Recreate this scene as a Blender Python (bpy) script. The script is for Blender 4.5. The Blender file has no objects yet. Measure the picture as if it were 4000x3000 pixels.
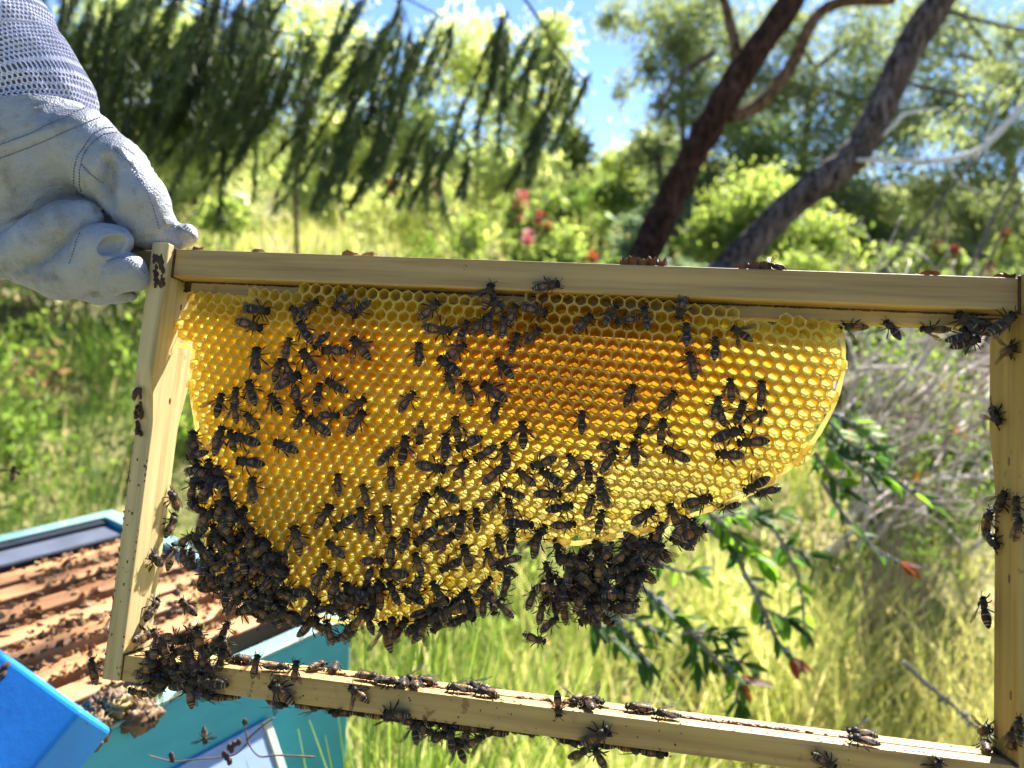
import bpy, bmesh, math, random
import numpy as np
from mathutils import Vector, Matrix, Quaternion, noise as mnoise

random.seed(7)
RNG = np.random.default_rng(11)
scn = bpy.context.scene
COL = scn.collection

# ------------------------------------------------------------------ camera
CAM = np.array([0.0, 0.0, 1.2])
FPX = 2993.26                       # focal length in photo pixels (4000 px wide)
PITCH, ROLL = math.radians(9), math.radians(4)
_f = np.array([0, math.cos(PITCH), -math.sin(PITCH)])
_u0 = np.array([0, math.sin(PITCH), math.cos(PITCH)])
_r0 = np.array([1.0, 0, 0])
CR = math.cos(ROLL) * _r0 + math.sin(ROLL) * _u0
CU = -math.sin(ROLL) * _r0 + math.cos(ROLL) * _u0
CF = _f
cam_d = bpy.data.cameras.new('camera')
cam = bpy.data.objects.new('camera', cam_d)
COL.objects.link(cam)
cam.matrix_world = Matrix(((CR[0], CU[0], -CF[0], CAM[0]), (CR[1], CU[1], -CF[1], CAM[1]),
                           (CR[2], CU[2], -CF[2], CAM[2]), (0, 0, 0, 1)))
cam_d.sensor_width = 36
cam_d.lens = 36 * FPX / 4000
cam_d.clip_start = 0.02
cam_d.clip_end = 3000
cam_d.dof.use_dof = True
cam_d.dof.focus_distance = 0.385
cam_d.dof.aperture_fstop = 8.2
scn.camera = cam

# ------------------------------------------------------------------ sky, sun, exposure
SUN_AZ, SUN_EL = math.radians(27), math.radians(43)      # azimuth clockwise from +Y
SUNDIR = Vector((math.sin(SUN_AZ) * math.cos(SUN_EL), math.cos(SUN_AZ) * math.cos(SUN_EL), math.sin(SUN_EL)))
world = bpy.data.worlds.new('World')
scn.world = world
world.use_nodes = True
wn = world.node_tree
bg = wn.nodes['Background']
sky = wn.nodes.new('ShaderNodeTexSky')
sky.sky_type = 'NISHITA'
sky.sun_disc = False
sky.sun_elevation = SUN_EL
sky.sun_rotation = SUN_AZ
sky.air_density = 0.5
sky.dust_density = 0.0
sky.ozone_density = 4.0
wn.links.new(sky.outputs[0], bg.inputs[0])
bg.inputs[1].default_value = 0.082
sun_d = bpy.data.lights.new('sun', 'SUN')
sun_d.energy = 5.0
sun_d.angle = math.radians(0.6)
sun_d.color = (1.0, 0.95, 0.86)
sun = bpy.data.objects.new('sun', sun_d)
COL.objects.link(sun)
sun.rotation_euler = SUNDIR.to_track_quat('Z', 'Y').to_euler()
scn.view_settings.view_transform = 'Standard'
scn.view_settings.look = 'None'
scn.view_settings.exposure = 2.05
scn.view_settings.gamma = 1.0
scn.render.engine = 'CYCLES'
scn.cycles.max_bounces = 6
scn.cycles.transparent_max_bounces = 8
scn.cycles.transmission_bounces = 5
scn.cycles.diffuse_bounces = 3
scn.cycles.glossy_bounces = 2
scn.cycles.caustics_reflective = False
scn.cycles.caustics_refractive = False
scn.cycles.sample_clamp_indirect = 6.0
scn.cycles.use_denoising = True
scn.cycles.adaptive_threshold = 0.03


# ------------------------------------------------------------------ helpers
def c2w(q):
    """camera coordinates (right, forward, up) -> world"""
    q = np.asarray(q, float)
    return CAM + q[..., 0:1] * CR + q[..., 1:2] * CF + q[..., 2:3] * CU


def at(px, py, d):
    """world point seen at photo pixel (4000x3000) at depth d"""
    return Vector(c2w(np.array([(px - 2000) / FPX * d, d, -(py - 1500) / FPX * d])))


def S(x, y, d):
    """the same for pixels of the 2212 px wide view"""
    return at(x * 1.8083, y * 1.8083, d)


def ray(px, py):
    return CF + (px - 2000) / FPX * CR - (py - 1500) / FPX * CU


def hit_z(px, py, h):
    d = ray(px, py)
    return Vector(CAM + d * ((h - CAM[2]) / d[2]))


# frame pose: q_cam = FR @ (P - FC)
FR = np.array([[0.9862993, 0.14609747, 0.07661087], [-0.15417578, 0.98155473, 0.11304932],
               [-0.05868155, -0.12331201, 0.99063143]])
FC = np.array([0.03877638, -0.39142708, 0.00873931])
_B = np.stack([CR, CF, CU], axis=1)
_RW = _B @ FR
_TW = CAM - _RW @ FC
MF = Matrix([list(_RW[i]) + [_TW[i]] for i in range(3)] + [[0, 0, 0, 1]])
_RWi = _RW.T


def to_frame_ray(px, py):
    o = _RWi @ (CAM - _TW)
    d = _RWi @ ray(px, py)
    return o, d


def fp(px, py, axis, val):
    """frame-local point where the ray through the pixel meets the plane axis=val"""
    o, d = to_frame_ray(px, py)
    t = (val - o[axis]) / d[axis]
    return o + d * t


def fproj(P):
    q = FR @ (np.asarray(P) - FC)
    return 2000 + FPX * q[0] / q[1], 1500 - FPX * q[2] / q[1]


def tag(o, label=None, cat=None, group=None, kind=None):
    if label: o['label'] = label
    if cat: o['category'] = cat
    if group: o['group'] = group
    if kind: o['kind'] = kind
    return o


def empty(name, mat=None, label=None, cat=None, group=None):
    o = bpy.data.objects.new(name, None)
    o.empty_display_size = 0.05
    COL.objects.link(o)
    if mat is not None:
        o.matrix_world = mat
    return tag(o, label, cat, group)


def link(name, me, parent=None, mats=(), smooth=False):
    o = bpy.data.objects.new(name, me)
    COL.objects.link(o)
    if parent is not None:
        o.parent = parent
    for m in (mats if isinstance(mats, (list, tuple)) else [mats]):
        me.materials.append(m)
    if smooth:
        me.polygons.foreach_set('use_smooth', np.ones(len(me.polygons), dtype=bool))
    return o


def np_mesh(name, verts, faces, cols=None, matidx=None):
    """mesh from numpy arrays; faces is (n,3) or (n,4); cols per vertex (n,3)"""
    verts = np.asarray(verts, np.float32); faces = np.asarray(faces, np.int32)
    me = bpy.data.meshes.new(name)
    k = faces.shape[1]
    me.vertices.add(len(verts)); me.vertices.foreach_set('co', verts.ravel())
    me.loops.add(faces.size); me.loops.foreach_set('vertex_index', faces.ravel())
    me.polygons.add(len(faces))
    me.polygons.foreach_set('loop_start', np.arange(0, faces.size, k, dtype=np.int32))
    if matidx is not None:
        me.polygons.foreach_set('material_index', np.asarray(matidx, np.int32))
    me.update(calc_edges=True)
    if cols is not None:
        a = me.color_attributes.new('Col', 'FLOAT_COLOR', 'POINT')
        c = np.ones((len(verts), 4), np.float32); c[:, :3] = cols
        a.data.foreach_set('color', c.ravel())
    return me


def lerp3(a, b, t):
    t = max(0, min(1, t)); return tuple(x + (y - x) * t for x, y in zip(a, b))


def vary(c, lo, hi):
    f = random.uniform(lo, hi); return tuple(min(1, k * f) for k in c)


class MB:
    """collects verts / faces / colours into one mesh"""
    def __init__(s):
        s.v = []; s.f = []; s.c = []; s.m = []

    def add(s, verts, faces, col=(1, 1, 1), m=0):
        b = len(s.v)
        s.v += [tuple(p) for p in verts]
        if isinstance(col, list): s.c += col
        else: s.c += [col] * len(verts)
        for f in faces:
            s.f.append(tuple(b + i for i in f)); s.m.append(m)

    def box(s, x0, x1, y0, y1, z0, z1, col=(1, 1, 1), m=0):
        v = [(x0, y0, z0), (x1, y0, z0), (x1, y1, z0), (x0, y1, z0), (x0, y0, z1), (x1, y0, z1), (x1, y1, z1), (x0, y1, z1)]
        s.add(v, [(0, 3, 2, 1), (4, 5, 6, 7), (0, 1, 5, 4), (1, 2, 6, 5), (2, 3, 7, 6), (3, 0, 4, 7)], col, m)

    def tube(s, pts, rad, n=6, col=(1, 1, 1), m=0, cap=True, flat=1.0):
        pts = [Vector(p) for p in pts]
        if not isinstance(rad, (list, tuple)): rad = [rad] * len(pts)
        rings = []; up = Vector((0.13, 0.21, 0.97))
        for i, p in enumerate(pts):
            t = (pts[min(i + 1, len(pts) - 1)] - pts[max(i - 1, 0)])
            t = t.normalized() if t.length > 1e-9 else Vector((0, 0, 1))
            a = t.cross(up)
            if a.length < 1e-3: a = t.cross(Vector((1, 0, 0)))
            a.normalize(); b = t.cross(a)
            rings.append([p + (a * math.cos(2 * math.pi * k / n) + b * math.sin(2 * math.pi * k / n) * flat) * rad[i] for k in range(n)])
        v = [q for r in rings for q in r]
        f = [(i * n + k, i * n + (k + 1) % n, (i + 1) * n + (k + 1) % n, (i + 1) * n + k) for i in range(len(pts) - 1) for k in range(n)]
        if cap:
            v += [pts[0], pts[-1]]; a, b = len(v) - 2, len(v) - 1; o = (len(pts) - 1) * n
            f += [(a, (k + 1) % n, k) for k in range(n)] + [(b, o + k, o + (k + 1) % n) for k in range(n)]
        s.add(v, f, col, m)

    def blob(s, c, r, col=(1, 1, 1), m=0, seg=10, rings=7, amp=0.0, freq=1.0, seed=0.0, rot=None):
        c = Vector(c); r = Vector(r) if not isinstance(r, (int, float)) else Vector((r, r, r))
        v = []; f = []
        for i in range(rings + 1):
            th = math.pi * i / rings
            for k in range(seg):
                ph = 2 * math.pi * k / seg
                d = Vector((math.sin(th) * math.cos(ph), math.sin(th) * math.sin(ph), math.cos(th)))
                g = 1 + (amp * mnoise.noise(d * freq + Vector((seed, seed * 1.7, -seed))) if amp else 0)
                q = Vector((d.x * r.x, d.y * r.y, d.z * r.z)) * g
                if rot is not None: q = rot @ q
                v.append(c + q)
        for i in range(rings):
            for k in range(seg):
                f.append((i * seg + k, i * seg + (k + 1) % seg, (i + 1) * seg + (k + 1) % seg, (i + 1) * seg + k))
        s.add(v, f, col, m)

    def mesh(s, name):
        me = bpy.data.meshes.new(name)
        me.from_pydata(s.v, [], s.f)
        me.polygons.foreach_set('material_index', np.array(s.m, np.int32))
        a = me.color_attributes.new('Col', 'FLOAT_COLOR', 'POINT')
        c = np.ones((len(s.v), 4), np.float32); c[:, :3] = np.array(s.c, np.float32)
        a.data.foreach_set('color', c.ravel())
        me.update()
        return me

    def build(s, name, mats, parent=None, smooth=False):
        return link(name, s.mesh(name), parent, mats, smooth)


def bevel_box(name, x0, x1, y0, y1, z0, z1, r, mat, parent, seg=2):
    bm = bmesh.new()
    bmesh.ops.create_cube(bm, size=1)
    for v in bm.verts:
        v.co = Vector(((x0 + x1) / 2 + v.co.x * (x1 - x0), (y0 + y1) / 2 + v.co.y * (y1 - y0), (z0 + z1) / 2 + v.co.z * (z1 - z0)))
    bmesh.ops.bevel(bm, geom=bm.edges[:], offset=r, segments=seg, affect='EDGES', profile=0.5)
    me = bpy.data.meshes.new(name); bm.to_mesh(me); bm.free()
    return link(name, me, parent, mat, smooth=False)


def extrude_profile(name, prof, axis, a0, a1, mat, parent, bev=0.0006, nseg=1):
    """profile = closed 2D polygon; axis 0: (y,z) along x ; axis 1 not used"""
    bm = bmesh.new()
    A = [bm.verts.new((a0, p[0], p[1])) for p in prof]
    B = [bm.verts.new((a1, p[0], p[1])) for p in prof]
    n = len(prof)
    bm.faces.new(A); bm.faces.new(B[::-1])
    for i in range(n):
        bm.faces.new((A[i], B[i], B[(i + 1) % n], A[(i + 1) % n]))
    bmesh.ops.recalc_face_normals(bm, faces=bm.faces[:])
    if bev:
        bmesh.ops.bevel(bm, geom=bm.edges[:], offset=bev, segments=2, affect='EDGES', profile=0.5)
    me = bpy.data.meshes.new(name); bm.to_mesh(me); bm.free()
    return link(name, me, parent, mat)


# ------------------------------------------------------------------ materials
def new_mat(name):
    m = bpy.data.materials.new(name)
    m.use_nodes = True
    nt = m.node_tree
    return m, nt, nt.nodes['Principled BSDF'], nt.nodes['Material Output']


def noise_node(nt, scale, detail=3, rough=0.55, coord='Object', mscale=None):
    tc = nt.nodes.new('ShaderNodeTexCoord')
    nz = nt.nodes.new('ShaderNodeTexNoise')
    nz.inputs['Scale'].default_value = scale; nz.inputs['Detail'].default_value = detail; nz.inputs['Roughness'].default_value = rough
    if mscale:
        mp = nt.nodes.new('ShaderNodeMapping'); mp.inputs['Scale'].default_value = mscale
        nt.links.new(tc.outputs[coord], mp.inputs[0]); nt.links.new(mp.outputs[0], nz.inputs['Vector'])
    else:
        nt.links.new(tc.outputs[coord], nz.inputs['Vector'])
    return nz


def ramp(nt, src, stops):
    r = nt.nodes.new('ShaderNodeValToRGB')
    el = r.color_ramp.elements
    while len(el) < len(stops): el.new(0.5)
    for e, (p, c) in zip(el, stops):
        e.position = p; e.color = (*c, 1) if len(c) == 3 else c
    nt.links.new(src, r.inputs[0])
    return r


def mixrgb(nt, fac, a, b, mode='MIX'):
    n = nt.nodes.new('ShaderNodeMix'); n.data_type = 'RGBA'; n.blend_type = mode
    for s, v in ((n.inputs[0], fac), (n.inputs[6], a), (n.inputs[7], b)):
        if hasattr(v, 'is_output') or isinstance(v, bpy.types.NodeSocket): nt.links.new(v, s)
        elif isinstance(v, (int, float)): s.default_value = v
        else: s.default_value = (*v, 1)
    return n.outputs[2]


def bump(nt, bsdf, h, strength=0.3, dist=0.001):
    b = nt.nodes.new('ShaderNodeBump'); b.inputs['Strength'].default_value = strength; b.inputs['Distance'].default_value = dist
    nt.links.new(h, b.inputs['Height']); nt.links.new(b.outputs[0], bsdf.inputs['Normal'])


def mat_wood(name, c0, c1, along, stain=(0.20, 0.09, 0.02), stain_amt=0.62, rough=0.55):
    m, nt, b, o = new_mat(name)
    sc = [260, 260, 260]; sc[along] = 9
    g = noise_node(nt, 1.0, 5, 0.6, mscale=tuple(sc))
    sc2 = [60, 60, 60]; sc2[along] = 4
    g2 = noise_node(nt, 1.0, 2, 0.5, mscale=tuple(sc2))
    base = ramp(nt, g2.outputs[0], [(0.3, c0), (0.7, c1)]).outputs[0]
    fine = ramp(nt, g.outputs[0], [(0.32, (0.70, 0.64, 0.56)), (0.5, (0.95, 0.94, 0.92)), (0.66, (1.08, 1.08, 1.06))]).outputs[0]
    c = mixrgb(nt, 1.0, base, fine, 'MULTIPLY')
    st = noise_node(nt, 90, 5, 0.7)
    big = noise_node(nt, 14, 2, 0.5)
    f = ramp(nt, st.outputs[0], [(stain_amt, (0, 0, 0)), (stain_amt + 0.06, (1, 1, 1))]).outputs[0]
    f2 = ramp(nt, big.outputs[0], [(0.45, (0, 0, 0)), (0.65, (1, 1, 1))]).outputs[0]
    ff = mixrgb(nt, 1.0, f, f2, 'MULTIPLY')
    c = mixrgb(nt, ff, c, stain)
    nt.links.new(c, b.inputs['Base Color'])
    b.inputs['Roughness'].default_value = rough
    bump(nt, b, g.outputs[0], 0.25, 0.0004)
    return m


def mat_simple(name, col, rough=0.6, nscale=40, var=0.25, bstr=0.2, bdist=0.001, spec=0.4, detail=4):
    m, nt, b, o = new_mat(name)
    nz = noise_node(nt, nscale, detail, 0.6)
    lo = tuple(x * (1 - var) for x in col); hi = tuple(min(1, x * (1 + var)) for x in col)
    nt.links.new(ramp(nt, nz.outputs[0], [(0.3, lo), (0.7, hi)]).outputs[0], b.inputs['Base Color'])
    b.inputs['Roughness'].default_value = rough
    b.inputs['Specular IOR Level'].default_value = spec
    if bstr: bump(nt, b, nz.outputs[0], bstr, bdist)
    return m


def mat_attr(name, rough=0.6, trans=0.0, tint=(1, 1, 1), spec=0.3, nscale=0, bstr=0.0, bdist=0.001, nvar=0.0):
    """colour from the mesh's own colours, with optional light passing through"""
    m, nt, b, o = new_mat(name)
    a = nt.nodes.new('ShaderNodeVertexColor'); a.layer_name = 'Col'
    col = a.outputs[0]
    if nscale:
        nz = noise_node(nt, nscale, 4, 0.6)
        if nvar:
            f = ramp(nt, nz.outputs[0], [(0.3, (1 - nvar,) * 3), (0.7, (1 + nvar,) * 3)]).outputs[0]
            col = mixrgb(nt, 1.0, col, f, 'MULTIPLY')
        if bstr: bump(nt, b, nz.outputs[0], bstr, bdist)
    nt.links.new(col, b.inputs['Base Color'])
    b.inputs['Roughness'].default_value = rough
    b.inputs['Specular IOR Level'].default_value = spec
    if trans > 0:
        t = nt.nodes.new('ShaderNodeBsdfTranslucent')
        tc = mixrgb(nt, 1.0, col, tint, 'MULTIPLY')
        nt.links.new(tc, t.inputs['Color'])
        mx = nt.nodes.new('ShaderNodeMixShader'); mx.inputs[0].default_value = trans
        nt.links.new(b.outputs[0], mx.inputs[1]); nt.links.new(t.outputs[0], mx.inputs[2])
        nt.links.new(mx.outputs[0], o.inputs['Surface'])
    return m


M_wood_x = mat_wood('pine_lengthwise', (0.33, 0.21, 0.078), (0.46, 0.31, 0.122), 0)
M_wood_xb = mat_wood('pine_pale_lengthwise', (0.38, 0.245, 0.082), (0.50, 0.335, 0.122), 0, stain_amt=0.56)
M_wood_z = mat_wood('pine_upright', (0.46, 0.345, 0.155), (0.62, 0.50, 0.27), 2, stain_amt=0.64)
M_propolis = mat_simple('propolis', (0.06, 0.026, 0.012), 0.45, 300, 0.5, 0.8, 0.001)
M_burr = mat_attr('burr_wax', 0.5, 0.35, (1.0, 0.7, 0.3), 0.4, 400, 0.5, 0.001, 0.25)
M_leaf = mat_attr('leaf', 0.55, 0.62, (1.36, 1.38, 0.85), 0.25)
M_leafdark = mat_attr('leaf_needles', 0.55, 0.16, (1.2, 1.3, 0.6), 0.2)
M_euc = mat_attr('eucalypt_leaf', 0.5, 0.62, (1.25, 1.3, 0.88), 0.3)
M_grass = mat_attr('grass_blades', 0.45, 0.5, (1.3, 1.25, 0.75), 0.35)
def mat_bark():
    m, nt, b, o = new_mat('bark')
    a = nt.nodes.new('ShaderNodeVertexColor'); a.layer_name = 'Col'
    n1 = noise_node(nt, 1.0, 6, 0.7, mscale=(30, 30, 9)); n2 = noise_node(nt, 5, 3, 0.6); n3 = noise_node(nt, 120, 4, 0.7)
    f = ramp(nt, n1.outputs[0], [(0.38, (0.18, 0.16, 0.15)), (0.52, (0.95, 0.9, 0.88)), (0.66, (2.0, 1.95, 1.95))]).outputs[0]
    g = ramp(nt, n2.outputs[0], [(0.35, (0.75, 0.68, 0.62)), (0.65, (1.2, 1.2, 1.25))]).outputs[0]
    c = mixrgb(nt, 1.0, mixrgb(nt, 1.0, a.outputs[0], f, 'MULTIPLY'), g, 'MULTIPLY')
    nt.links.new(c, b.inputs['Base Color']); b.inputs['Roughness'].default_value = 0.95; b.inputs['Specular IOR Level'].default_value = 0.15
    ad = nt.nodes.new('ShaderNodeMath'); ad.operation = 'MULTIPLY_ADD'; ad.inputs[1].default_value = 0.3
    nt.links.new(n3.outputs[0], ad.inputs[0]); nt.links.new(n1.outputs[0], ad.inputs[2])
    bump(nt, b, ad.outputs[0], 1.0, 0.06)
    return m


M_bark = mat_bark()
M_twig = mat_attr('twig_bark', 0.8, 0, nscale=200, bstr=0.4, bdist=0.001, nvar=0.3)
M_flower = mat_attr('petals', 0.6, 0.35)

# ------------------------------------------------------------------ ground
def gh(x, y):
    """ground height: level by the hive, rising to a bushy slope"""
    r = np.maximum(0, np.asarray(y, float) - 2.5)
    return 0.085 * r ** 1.18 + 0.05 * np.sin(np.asarray(x) * 0.9 + 1.0) * np.minimum(1, r / 3) - 0.02


def build_ground():
    ys = np.concatenate([np.linspace(-40, -2, 10), np.linspace(-1.5, 12, 70), np.linspace(13, 60, 40), np.array([80, 120, 200, 400, 900])])
    xs = np.concatenate([np.array([-900, -300, -120, -60]), np.linspace(-30, 30, 90), np.array([60, 120, 300, 900])])
    X, Y = np.meshgrid(xs, ys)
    Z = gh(X, np.minimum(Y, 45))
    Z = Z + 0.02 * np.sin(X * 7) * np.cos(Y * 6)
    V = np.stack([X, Y, Z], -1).reshape(-1, 3)
    n = len(xs)
    F = [(i * n + j, i * n + j + 1, (i + 1) * n + j + 1, (i + 1) * n + j) for i in range(len(ys) - 1) for j in range(n - 1)]
    m, nt, b, o = new_mat('meadow_soil')
    nz = noise_node(nt, 1.6, 6, 0.65)
    nz2 = noise_node(nt, 14, 4, 0.7)
    c1 = ramp(nt, nz.outputs[0], [(0.35, (0.16, 0.17, 0.05)), (0.55, (0.34, 0.31, 0.13)), (0.7, (0.42, 0.34, 0.19))]).outputs[0]
    c2 = ramp(nt, nz2.outputs[0], [(0.35, (0.5, 0.45, 0.4)), (0.65, (1.1, 1.1, 1.0))]).outputs[0]
    nt.links.new(mixrgb(nt, 1.0, c1, c2, 'MULTIPLY'), b.inputs['Base Color'])
    b.inputs['Roughness'].default_value = 0.95
    bump(nt, b, nz2.outputs[0], 0.6, 0.02)
    tag(link('meadow_ground', np_mesh('meadow_ground', V, np.array(F)), None, m, True), kind='structure')


build_ground()


# ------------------------------------------------------------------ scatter helpers (numpy)
def rand_unit(n):
    v = RNG.normal(size=(n, 3)); return v / np.linalg.norm(v, axis=1, keepdims=True)


def leaf_quads(P, D, Nn, L, Wd, C0_, C1_, cv=0.25, bright=None):
    """diamond leaves: base P, direction D, side from Nn; colours between C0_ and C1_"""
    n = len(P)
    side = np.cross(D, Nn); side /= np.linalg.norm(side, axis=1, keepdims=True) + 1e-9
    L = np.asarray(L).reshape(-1, 1) * np.ones((n, 1)); Wd = np.asarray(Wd).reshape(-1, 1) * np.ones((n, 1))
    a = P; m = P + D * L * 0.45; e = P + D * L
    V = np.stack([a, m + side * Wd * 0.5, e, m - side * Wd * 0.5], 1).reshape(-1, 3)
    F = np.arange(4 * n).reshape(-1, 4)
    t = RNG.random((n, 1)); c = np.array(C0_) * (1 - t) + np.array(C1_) * t
    c = c * (1 + cv * RNG.uniform(-1, 1, (n, 1)))
    return V, F, np.repeat(c, 4, 0)


def join_np(parts):
    vs, fs, cs, o = [], [], [], 0
    for V, F, C in parts:
        vs.append(V); fs.append(F + o); cs.append(C); o += len(V)
    return np.concatenate(vs), np.concatenate(fs), np.clip(np.concatenate(cs), 0, 1)


def clump_leaves(cen, rad, n, L, Wd, C0_, C1_, droop=0.3, sub=14, shell=0.5):
    """leaves gathered in small tufts spread through an ellipsoid"""
    cen = np.asarray(cen, float); rad = np.asarray(rad, float)
    tuft = rand_unit(sub) * (RNG.random((sub, 1)) ** shell) * rad * 0.85 + cen
    ts = RNG.uniform(0.14, 0.34, (sub, 1)) * rad.mean()
    shade = RNG.uniform(0.7, 1.3, sub)
    k = RNG.integers(0, sub, n)
    P = tuft[k] + RNG.normal(size=(n, 3)) * ts[k] * np.array([1, 1, 0.75])
    D = rand_unit(n); D[:, 2] -= droop * 2; D /= np.linalg.norm(D, axis=1, keepdims=True)
    V, F, C = leaf_quads(P, D, rand_unit(n), L * RNG.uniform(0.6, 1.3, n), Wd * RNG.uniform(0.6, 1.3, n), C0_, C1_)
    C = C * np.repeat(shade[k], 4)[:, None]
    return V, F, C, tuft


def limb_tube(b, pts, r0, r1, n=7, col=(0.12, 0.09, 0.07), wob=0.12, sub=4):
    pts = [Vector(p) for p in pts]
    fine = []
    for i in range(len(pts) - 1):
        p_1 = pts[max(i - 1, 0)]; p0 = pts[i]; p1 = pts[i + 1]; p2 = pts[min(i + 2, len(pts) - 1)]
        for k in range(sub):
            t = k / sub
            fine.append(0.5 * ((2 * p0) + (p1 - p_1) * t + (2 * p_1 - 5 * p0 + 4 * p1 - p2) * t * t + (3 * p0 - p_1 - 3 * p1 + p2) * t ** 3))
    fine.append(pts[-1])
    m = len(fine) - 1
    rads = [(r0 + (r1 - r0) * i / m) * (1 + wob * mnoise.noise(Vector((i * 0.7, r0 * 50, 2)))) for i in range(m + 1)]
    b.tube(fine, rads, n, col)
    return fine


def tree(name, label, cat, clumps, trunk, leafmat=M_leaf, group=None, barkcol=(0.16, 0.12, 0.09), r0=0.1, base=None):
    """clumps: (centre, radius xyz, n, L, W, c0, c1, droop); trunk and limbs reach the clumps"""
    ground = Vector(base) if base else Vector(trunk[0])
    T = Matrix.Translation(ground)
    root = empty(name, T, label, cat, group)
    parts = []; tufts = []
    for (c, r, n, L, Wd, c0, c1, dr) in clumps:
        n = int(n * (1.5 if name == 'eucalyptus_tree' else 1.9))
        V, F, C, tf = clump_leaves(c, r, n, L * 1.12, Wd * 1.25, c0, c1, dr, sub=max(10, min(60, int(n / 60))))
        parts.append((V, F, C)); tufts.append((Vector(c), [Vector(t) for t in tf]))
    V, F, C = join_np(parts)
    link('crown', np_mesh('crown', V - np.array(ground), F, C), root, M_euc if name == 'eucalyptus_tree' else leafmat)
    b = MB(); tr = [Vector(p) - ground for p in trunk]
    f = limb_tube(b, tr, r0, r0 * 0.45, 8, barkcol)
    for c, tf in tufts:
        c = c - ground
        src = min(f, key=lambda q: (q - c).length)
        limb_tube(b, [src, (src + c) * 0.5 + Vector((0, 0, 0.08 * (src - c).length)), c], r0 * 0.4, r0 * 0.12, 5, barkcol)
        for t in random.sample(tf, min(7, len(tf))):
            limb_tube(b, [c, (c + t - ground) * 0.5 + Vector((0, 0, 0.03)), t - ground], r0 * 0.13, r0 * 0.04, 4, barkcol, sub=2)
    b.build('trunk', M_bark, root, True)
    return root


# colours of foliage
PY0, PY1 = (0.36, 0.40, 0.16), (0.58, 0.60, 0.33)       # pale sunlit yellow green
YG0, YG1 = (0.21, 0.28, 0.07), (0.40, 0.46, 0.15)      # fresh yellow green
MG0, MG1 = (0.085, 0.155, 0.03), (0.20, 0.28, 0.055)    # mid green
OL0, OL1 = (0.13, 0.165, 0.075), (0.32, 0.35, 0.17)    # olive eucalypt
BG0, BG1 = (0.10, 0.15, 0.10), (0.24, 0.31, 0.24)        # blue grey shrub
DG0, DG1 = (0.030, 0.044, 0.016), (0.062, 0.085, 0.032)  # dark needles


def cl(x, y, d, rx, rz, n, L=0.09, Wd=0.03, c=(OL0, OL1), dr=0.3, ry=None):
    k = d / 1655.0
    return (tuple(S(x, y, d)), (rx * k, (ry or rx) * k, rz * k), n, L, Wd, c[0], c[1], dr)


def gpt(x, y_depth, px=None):
    """ground point under screen column x (s pixels) at world depth"""
    p = S(x, 830, y_depth); return Vector((p.x, p.y, float(gh(p.x, p.y))))


# far wooded slope, tree by tree
tree('eucalyptus_tree', 'tall olive eucalypt at the far right behind the white branches', 'tree',
     [cl(1990, 120, 13, 150, 130, 2400), cl(2030, 230, 12.5, 110, 80, 1500), cl(1930, 290, 12.5, 80, 70, 1100), cl(2080, 400, 12, 110, 70, 1500), cl(2190, 200, 12.5, 70, 90, 1000), cl(2060, 20, 13, 110, 70, 1200), cl(2150, 300, 12, 120, 110, 2000), cl(1980, 420, 12.5, 130, 80, 1800), cl(2120, 500, 12, 120, 80, 1800), cl(2180, 90, 13, 90, 110, 1300)],
     [gpt(2200, 12), S(2190, 400, 12.4), S(2160, 150, 12.8)], r0=0.12)
tree('eucalyptus_tree', 'olive eucalypt between the two leaning trunks', 'tree',
     [cl(1720, 200, 12, 110, 110, 2400), cl(1620, 180, 12, 80, 70, 1100), cl(1870, 220, 12, 80, 80, 1300), cl(1580, 260, 11.5, 70, 60, 900), cl(1780, 430, 11, 110, 60, 1500), cl(1640, 330, 11, 100, 80, 2000, c=(MG0, OL1)), cl(1800, 330, 11.5, 110, 100, 2000), cl(1860, 90, 12.5, 110, 110, 1700), cl(1700, 60, 12.5, 90, 70, 1200)],
     [gpt(1720, 11.5), S(1730, 400, 11.8), S(1760, 150, 12.2)], r0=0.12)
tree('eucalyptus_tree', 'sparse eucalypt with sky showing through, top centre', 'tree',
     [cl(1440, 60, 10, 120, 70, 1500, 0.08, 0.024), cl(1480, 120, 10, 80, 60, 900, 0.07, 0.022), cl(1450, 250, 10, 60, 60, 700, 0.07, 0.022), cl(1540, 20, 10, 90, 50, 900, 0.07, 0.022), cl(1500, 190, 10, 90, 70, 1300, 0.08, 0.024), cl(1330, 40, 10.5, 60, 50, 500, 0.08, 0.024), cl(1400, 150, 10, 60, 40, 450, 0.08, 0.024), cl(1560, 90, 10.5, 80, 80, 1100, 0.08, 0.024), cl(1340, 190, 10.5, 30, 50, 220, 0.07, 0.02)],
     [gpt(1470, 10.2), S(1480, 400, 10.2), S(1470, 120, 10.2)], r0=0.07)
tree('eucalyptus_tree', 'grey green tree left of the first leaning trunk, below the sky patch', 'tree',
     [cl(1420, 330, 11, 70, 70, 1500, c=(BG0, OL1)), cl(1500, 400, 10.5, 80, 70, 1600, c=(OL0, OL1)), cl(1330, 430, 10.5, 80, 60, 1300, c=(MG0, YG0)), cl(1440, 480, 10, 80, 50, 1300, c=(BG0, BG1))],
     [gpt(1430, 10.5), S(1430, 420, 10.6), S(1420, 330, 10.8)], r0=0.08)
tree('shrub', 'bushy yellow green shrub on the slope between the trunks', 'shrub',
     [cl(1640, 440, 9, 110, 70, 2200, 0.07, 0.03, (YG0, YG1)), cl(1730, 520, 8.5, 120, 60, 2000, 0.07, 0.03, (MG0, YG1)), cl(1560, 500, 9, 90, 60, 1500, 0.07, 0.03, (MG0, YG1))],
     [gpt(1650, 8.8), S(1650, 480, 8.8)], r0=0.04)
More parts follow.
